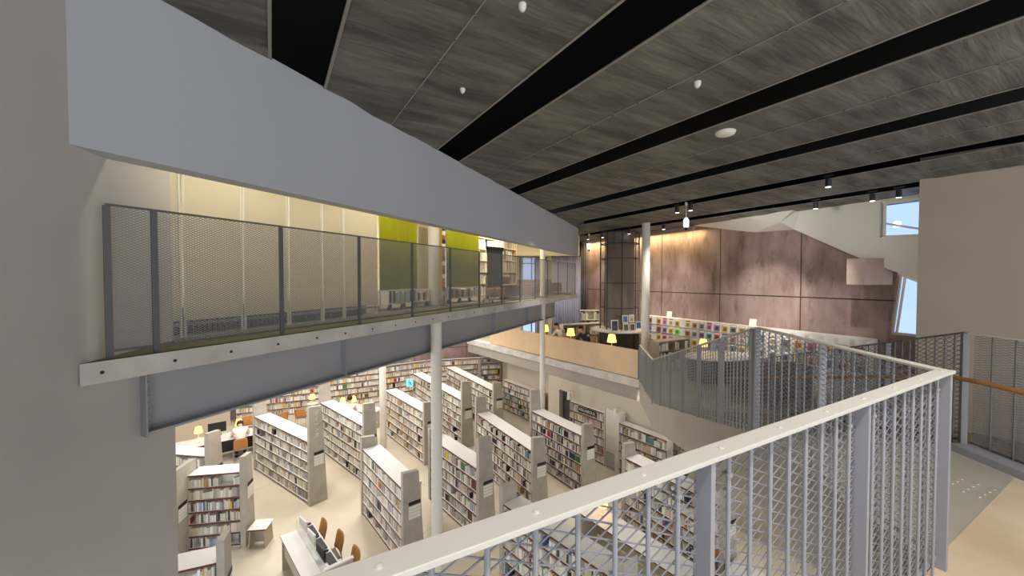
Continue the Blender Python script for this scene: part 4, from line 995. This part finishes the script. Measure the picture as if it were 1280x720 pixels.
# tables and counters seen through the stair railing
def rtable(label, x, y, r, h, sx=1.0, rz=0.0, base='furn_dark'):
    t = thing('table', label, 'table', (x,y,3.1), rz)
    def e(mb): mb.v = [(a*sx,b,c) for a,b,c in mb.v]; return mb
    e(MB().lathe((0,0,h-0.04), [(r-0.01,0),(r,0.01),(r,0.03),(r-0.01,0.04)], 36)).build('table_top', M['white'], t, smooth=True)
    e(MB().lathe((0,0,0.05), [(r*0.93,0),(r*0.93,h-0.1)], 36)).build('apron', M[base], t); e(MB().lathe((0,0,0), [(r*0.7,0),(r*0.7,0.05)], 24)).build('plinth', M['black'], t)
rtable('curved white-topped reading table with brown sides behind the stair railing', 6.35, 12.2, 0.72, 0.74, 1.55, 0.3, 'furn_dark')
dc = thing('service_counter', 'dark low counter behind the right stair railing', 'counter', (6.0,9.95,3.1), 0.12)
MB().box(0,1.75,0,0.7,0,0.80).build('body', M['furn_dark'], dc, bevel=0.01); MB().box(-0.02,1.77,-0.03,0.72,0.80,0.83).build('counter_top', M['furn_dark'], dc); MB().box(0.05,1.7,-0.006,0.0,0.05,0.1).build('kick_plate', M['black'], dc)
desk_lamp('yellow lamp on the curved reading table behind the stair railing', 6.0, 12.5, 3.84, 'yellow shaded reading lamps', 1.1)

# magazine display rack along the concrete wall
mr = thing('magazine_rack', 'long white magazine display rack along the brown concrete wall', 'display rack', (W0[0],W0[1],3.1), RZ_W)
MB().box(4.6,12.6,-0.36,-0.02,0,1.5).build('body', M['white'], mr)
for r in range(4): MB().box(4.6,9.7,-0.40,-0.36,0.2+r*0.33,0.215+r*0.33).build('ledge', M['white'], mr)
for k in range(9): MB().box(9.7+k*0.36,9.715+k*0.36,-0.62,-0.36,0.6,1.46).build('divider', M['offwhite'], mr)
MB().box(9.7,12.6,-0.62,-0.36,0.55,0.6).build('ledge', M['white'], mr)
covers = [('crimson',(176,60,78)),('pale yellow',(220,204,140)),('brown',(128,92,84)),('black and white',(112,108,104)),('ochre',(190,130,62)),('sky blue',(140,176,206)),('terracotta',(184,112,84)),('grey',(150,146,140)),
          ('pink',(206,140,160)),('dark red',(120,44,50)),('cream',(228,216,190)),('navy',(58,66,104)),('violet',(128,100,140)),('teal',(90,140,140)),('mustard',(206,164,60)),('charcoal',(70,68,70))]
rm = random.Random(5); rowname = ['top','second','third','bottom']
wcols = [5.15] + [5.62+0.305*k for k in range(4)] + [7.02+0.305*k for k in range(9)]
def magazine(w, y, z, c, label, tilt=0.06, ww=0.225, hh=0.28):
    t = thing('magazine', label, 'magazine', cw(w, -y, z), RZ_W, 'magazines on the display rack')
    b = MB().box(-ww/2,ww/2,-0.012,0,0,hh); b.v = [(x_,y_+tilt*z_,z_) for x_,y_,z_ in b.v]; b.build('pages', M['paper'], t)
    b = MB().box(-ww/2,ww/2,-0.014,-0.012,0,hh); 
    b.v = [(x_,y_+tilt*z_,z_) for x_,y_,z_ in b.v]; b.build('cover', cmat(tuple(int(v*0.72+62) for v in c)), t)
    dk = tuple(int(v*0.62+(40 if sum(c) < 300 else 0)) for v in c)
    b = MB().box(-ww*0.3,ww*0.32,-0.0155,-0.014,hh*0.15,hh*0.62); b.v = [(x_,y_+tilt*z_,z_) for x_,y_,z_ in b.v]; b.build('cover_picture', cmat(dk), t)
    b = MB().box(-ww*0.42,ww*0.42,-0.0155,-0.014,hh*0.80,hh*0.93); b.v = [(x_,y_+tilt*z_,z_) for x_,y_,z_ in b.v]; b.build('masthead', cmat((235,232,226)) if sum(c) < 480 else cmat((150,50,60)), t)
    return t
nth = ['first','second','third','fourth','fifth','sixth','seventh','eighth','ninth','tenth','eleventh','twelfth','thirteenth','fourteenth']
for r in range(4):
    for k, w in enumerate(wcols):
        if r == 3 and k % 3 == 1: continue
        nm, c = covers[(r*5+k*3+rm.randint(0,2)) % 16]
        if r == 1 and k == 4: nm, c = 'bright green', (120,214,50)
        magazine(w, -0.405, 3.1+0.216+(3-r)*0.33, c, '%s magazine, %s from the column on the %s ledge of the white rack' % (nm, nth[k], rowname[r]), 0.12)
for k in range(8):
    for r in range(2):
        nm, c = covers[(k*5+r*3+2) % 16]
        magazine(9.88+0.36*k, -0.58, 3.1+0.601+r*0.42, c, '%s magazine, %s slot, %s shelf, divided right end of the rack' % (nm, nth[k], ('upper' if r else 'lower')), 0.15)
for w, lb in ((5.96,'small white card stand on the rack just right of the column'),(9.38,'small white card stand on the rack, above the stair railing')):
    t = thing('card_stand', lb, 'sign', cw(w,0.2,4.6), RZ_W+0.2, 'card stands on the magazine rack')
    b = MB().box(-0.11,0.11,-0.006,0,0,0.24); b.v = [(x_,y_+0.25*z_,z_) for x_,y_,z_ in b.v]; b.build('card', M['signwhite'], t); MB().box(-0.1,0.1,-0.02,0.08,0,0.008).build('foot', M['signwhite'], t)

# curtains
def curtain(label, x0, x1, y, z0, z1, mt, n=60, amp=0.06):
    t = thing('curtain', label, 'curtain', (x0,y,z0)); f = MB()
    for i in range(n+1):
        x = (x1-x0)*i/n; yy = amp*math.sin(i*1.25)+0.02*math.sin(i*0.41)
        f.v += [(x,yy,0),(x,yy,z1-z0)]
        if i: q = 2*i; f.f.append((q-2,q,q+1,q-1)); f.mi.append(0)
    o = f.build('fabric', M[mt], t, smooth=True); s_ = o.modifiers.new('t','SOLIDIFY'); s_.thickness = 0.006
    MB().tube((-0.02,0,z1-z0),(x1-x0+0.02,0,z1-z0),0.02,8).build('track', M['darkgrey'], t)
curtain('pale lavender curtain at the far end of the bridge, right of the window', 1.95, 3.35, 19.6, 3.12, 7.26, 'curtain', 64)
curtain('narrow pale curtain left of the far bridge column', 1.2, 1.85, 20.6, 3.12, 7.26, 'curtain', 26)
curtain('dark curtain hanging in the corner beside the brown concrete wall', 3.42, 3.95, 20.9, 3.12, 8.1, 'curtain_dark', 22, 0.05)

# ceiling fittings
def disc(label, x, y, r, cat, nm, grp=None):
    t = thing(nm, label, cat, (x,y,ceil_z(x,y)-0.02), 0, grp)
    MB().lathe((0,0,0), [(r*0.6,-0.05),(r*0.9,-0.03),(r,0),(r,0.012)], 20).build('housing', M['signwhite'], t, smooth=True)
    MB().lathe((0,0,0), [(r*0.35,-0.06),(r*0.5,-0.05)], 14).build('sensor', M['offwhite'], t)
disc('white smoke detector on the wide mesh panel at the top edge', 0.09, 3.51, 0.036, 'smoke detector', 'smoke_detector', 'smoke detectors on the ceiling')
disc('white smoke detector on the mesh panel in the upper middle', 2.2, 4.8, 0.04, 'smoke detector', 'smoke_detector', 'smoke detectors on the ceiling')
disc('small sprinkler disc on the wide mesh panel near the seam', -0.61, 5.0, 0.033, 'sprinkler', 'sprinkler')
disc('large round ceiling speaker on a mesh panel', 3.34, 6.32, 0.15, 'speaker', 'ceiling_speaker')
def spot_fixture(label, x, y, lit=True):
    zc = ceil_z(x,y); t = thing('track_spotlight', label, 'spotlight', (x,y,zc-0.02), 0.5, 'track spotlights in the ceiling gaps')
    MB().box(-0.02,0.02,-0.09,0.09,-0.0,0.03).build('adapter', M['black'], t); MB().tube((0,0,0),(0,0,-0.05),0.012,8).build('stem', M['black'], t)
    MB().lathe((0,0,-0.22), [(0.05,0),(0.055,0.01),(0.055,0.16),(0.03,0.17)], 18).build('housing', M['black'], t, smooth=True)
    MB().lathe((0,0,-0.226), [(0.046,0),(0.046,0.006)], 18).build('lens', M['lens'] if lit else M['signwhite'], t)
for lb, x, y in (('black track spotlight above the window end of the folded bulkhead',8.82,9.17),('black track spotlight above the folded white bulkhead tip',7.98,10.56),('tilted black track spotlight left of the high window',8.58,9.57),
                 ('black track spotlight on the second gap line, left of the high window',6.68,8.50),('lit track spotlight right of the hanging pendant',5.01,11.28),('lit track spotlight left of the hanging pendant',4.79,11.65),('lit track spotlight just above the dark tower',4.42,16.50),
                 ('lit track spotlight left of the dark tower',3.92,17.34),('lit track spotlight over the far pendant',3.44,18.13),('track spotlight right of the tower top',4.69,16.05),('black track spotlight beside the tall column top',5.53,14.64),('black track spotlight on the rearmost gap line by the cove light',6.58,17.41)):
    spot_fixture(lb, x, y)
def pendant(label, x, y):
    zc = ceil_z(x,y); t = thing('pendant_lamp', label, 'pendant lamp', (x,y,zc), 0, 'pendant fittings over the mezzanine')
    MB().lathe((0,0,-0.06), [(0.04,0),(0.04,0.07)], 14).build('canopy', M['signwhite'], t); MB().tube((0,0,-0.06),(0,0,-0.42),0.009,8).build('rod', M['signwhite'], t)
    MB().lathe((0,0,-0.70), [(0.05,0),(0.075,0.03),(0.075,0.22),(0.03,0.28)], 18).build('glass_body', M['pend'], t, smooth=True); MB().lathe((0,0,-0.78), [(0.02,0),(0.045,0.03),(0.045,0.08)], 14).build('tip', M['black'], t)
pendant('hanging white-green pendant in front of the cove-lit wall', 4.94, 11.39); pendant('hanging pendant at the tip of the white beam, far back', 3.47, 18.08)

# ================================================================== LIGHT
def area(name, loc, rot, sx, sy, power, col=(1,0.96,0.9)):
    l = bpy.data.lights.new(name, 'AREA'); l.shape = 'RECTANGLE'; l.size = sx; l.size_y = sy; l.energy = power; l.color = col
    o = bpy.data.objects.new(name, l); COL.objects.link(o); o.location = loc; o.rotation_euler = rot; return o
def spot(name, loc, target, power, ang, blend=0.6, r=0.06, col=(1,0.95,0.88)):
    l = bpy.data.lights.new(name, 'SPOT'); l.energy = power; l.spot_size = math.radians(ang); l.spot_blend = blend; l.shadow_soft_size = r; l.color = col
    o = bpy.data.objects.new(name, l); COL.objects.link(o); o.location = loc
    d = Vector(target)-Vector(loc); o.rotation_euler = d.to_track_quat('-Z','Y').to_euler(); return o
# unseen spots added below the ceiling to light the hall
for px_, py_, tg, e, a in ((1.9,8.8,(1.9,8.8,0),300,50),(2.6,11.6,(2.0,11.6,0),420,66),(1.3,11.4,(-0.4,12.0,0),380,50),(3.4,8.6,(3.6,8.6,0),260,60)):
    spot('hall_fill_spot', (px_,py_,8.4), tg, e, a, 0.9, 0.25, (1,0.96,0.89))
# lamps under the bridge slab for the back of the hall
for x, y in ((-9.0,13.0),(-7.0,11.0),(-6.0,15.0),(-9.0,16.0),(-3.5,17.5),(-5.3,9.3),(-4.2,12.2),(-1.8,19.4),(-3.6,14.6)):
    area('hall_downlight', (x,y,5.36), (0,0,0.4), 0.5, 1.4, 70, (1,0.95,0.88))
for x, y in ((2.2,16.2),(4.6,11.6),(6.0,9.2)):
    area('under_mezzanine_light', (x,y,2.8), (0,0,0.4), 0.3, 0.8, 30)
# cove above the concrete wall
c = cw(3.6,0.25,8.06); area('cove_light', c, (0,0,RZ_W), 7.6, 0.08, 130, (1,0.76,0.38))
# wall washers and mezzanine spots
for p, t, e in (((5.0,12.4,8.02),cw(5.6,0,5.2),480),((5.4,15.4,8.02),cw(5.2,0.3,4.2),260),((6.6,10.2,8.02),cw(9.4,0,4.7),560),((4.2,18.6,8.02),cw(1.2,0,5.2),240),((7.6,9.4,8.02),cw(11.0,0.5,4.6),260),((3.9,13.6,8.02),(4.2,15.4,4.3),170),((4.9,13.6,8.02),(6.0,12.5,3.8),150),((6.9,9.0,8.02),(7.4,12.0,3.8),130)):
    spot('track_beam', p, t, e, 48, 0.7, 0.05)
for p, t, e, a in (((6.4,9.6,7.9),cw(12.0,0.3,7.2),60,75),((6.0,11.6,7.2),cw(9.6,0.3,8.0),70,90)):
    spot('bulkhead_bounce_fill', p, t, e, a, 0.9, 0.1)  # added lamps in mid-air stand in for light bounced up onto the bulkhead
# bridge room
for t_, o_, e in ((1.6,2.2,20),(4.0,2.2,25),(6.5,2.6,50),(9.0,2.2,120),(11.5,2.0,110),(13.6,1.6,80)):
    area('bridge_room_light', br(t_,o_,8.2), (0,0,RZ_B), 1.6, 0.3, e, (1,0.88,0.66))
for t_ in (1.6,4.0,6.6,9.2,12.0):
    area('bridge_tube_light', br(t_,0.55,8.2), (0,0,RZ_B), 1.3, 0.05, 14, (1,0.9,0.68))
# over the landing
for p, e in (((0.7,-0.2,8.5),300),((2.9,1.0,8.5),330)):
    spot('landing_spot', p, (p[0]+0.3,p[1]+0.3,4.6), e, 110, 0.9, 0.2)
w = bpy.data.worlds.new('sky'); S.world = w; w.use_nodes = True
bg = w.node_tree.nodes['Background']; bg.inputs['Color'].default_value = (0.9,0.94,1.0,1); bg.inputs['Strength'].default_value = 1.6

# ================================================================== CAMERA
cam = bpy.data.cameras.new('camera'); cam.sensor_width = 36; cam.lens = 500/1280*36; cam.clip_start = 0.05; cam.clip_end = 200
co = bpy.data.objects.new('camera', cam); COL.objects.link(co); co.location = (0,0,6.2); co.rotation_euler = (math.radians(90-1.4),0,0)
S.camera = co
S.view_settings.view_transform = 'Standard'; S.view_settings.look = 'None'; S.view_settings.gamma = 1; S.view_settings.exposure = 0.4
S.view_settings.use_curve_mapping = False
S.cycles.use_denoising = True
S.cycles.max_bounces = 8

# ================================================================== BOOKS
def book_mesh():
    mb = MB()
    mb.box(0,1,0,0.06,0,1,mi=0); mb.box(0,0.12,0.06,1,0,1,mi=0); mb.box(0.88,1,0.06,1,0,1,mi=0); mb.box(0.12,0.88,0.06,0.95,0.02,0.97,mi=1)
    return mb.mesh('book', [M['book'], M['paper']])
BM = book_mesh()
bpy.context.view_layer.update(); dg = bpy.context.evaluated_depsgraph_get()
mats_of = {}
def wpos(root, x, y, z):
    if root.name not in mats_of: mats_of[root.name] = worldmat(root)
    return mats_of[root.name] @ Vector((x,y,z))
camp = Vector((0,0,6.2)); pit = math.radians(1.4)
def project(p):
    v = p-camp; yc = v.y*math.cos(pit)-v.z*math.sin(pit); zc = v.y*math.sin(pit)+v.z*math.cos(pit)
    return (640+500*v.x/yc, 360-500*zc/yc, yc)
cand = []
for i, b in enumerate(BOOKS):
    c = wpos(b[0], b[1]+b[4]/2, b[2], b[3]+b[5]/2); u, v, d = project(c)
    if not (4 < u < 1276 and 4 < v < 716) or d > 14: continue
    nrm = (mats_of[b[0].name].to_3x3() @ Vector((0,-1,0))); vw = (camp-c).normalized(); f = nrm.dot(vw)
    if f <= 0.05: continue
    cand.append((b[4]*b[5]*f/d**2, i, c))
cand.sort(key=lambda a: -a[0])
chosen = []
for sc, i, c in cand:
    if len(chosen) >= 300: break
    d = c-camp; L = d.length; ok = True
    for dx, dz in ((0,0),(0,0.08)):
        q = c + Vector((0,0,dz)); d = q-camp; L = d.length
        hit, loc, *_ = S.ray_cast(dg, camp+d.normalized()*0.12, d.normalized(), distance=L-0.15)
        if hit: ok = False; break
    if ok: chosen.append(i)
chs = set(chosen); rowcount = {}
ordn = lambda n: '%d%s' % (n, 'th' if 10 <= n % 100 <= 20 else {1:'st',2:'nd',3:'rd'}.get(n % 10,'th'))
vs, fs, cols = [], [], []
nv = 0
FACES = np.array([[0,3,2,1],[4,5,6,7],[0,1,5,4],[1,2,6,5],[2,3,7,6],[3,0,4,7]])
def add_stuff(root, x, y, z, w_, h, d, col):
    global nv
    m = mats_of.get(root.name) or mats_of.setdefault(root.name, worldmat(root))
    for a,b_,c_ in ((0,0,0),(1,0,0),(1,1,0),(0,1,0),(0,0,1),(1,0,1),(1,1,1),(0,1,1)):
        vs.append(tuple(m @ Vector((x+a*w_, y+b_*d, z+c_*h))))
    fs.extend((FACES+nv).tolist()); nv += 8
    c = lin(*col); p = lin(232,226,210)
    for k in range(6): cols.append((*(p if k == 1 else c), 1.0))
for i, b in enumerate(BOOKS):
    root, x, y, z, w_, h, d, ln, (cn, cv), where = b
    key = (root.name, where[1]); rowcount[key] = rowcount.get(key, 0)+1
    if i in chs:
        o = bpy.data.objects.new('book', BM); COL.objects.link(o)
        o.location = wpos(root, x, y, z); o.rotation_euler = (0,0,worldmat(root).to_euler().z); o.scale = (w_, d, h)
        o.color = (*lin(*cv), 1)
        tag(o, '%s book, %s from left on %s shelf, %s' % (cn, ordn(rowcount[key]), where[1], where[0]), 'book', 'books on the nearest hall bookcases')
    else: add_stuff(root, x, y, z, w_, h, d, cv)
for t, x, y, z, w_, h, d, (cn, cv), lb, r in BB: add_stuff(t, x, y, z, w_, h, d, cv)
me = bpy.data.meshes.new('books'); me.from_pydata(vs, [], fs); me.materials.append(M['books'])
at = me.attributes.new('cover', 'FLOAT_COLOR', 'FACE'); at.data.foreach_set('color', np.array(cols, dtype=np.float32).ravel())
bo = bpy.data.objects.new('books', me); COL.objects.link(bo)
tag(bo, 'the many further books filling the hall and bridge shelves in the distance', 'books', None, 'stuff')
print('books', len(BOOKS), 'candidates', len(cand), 'chosen', len(chosen))
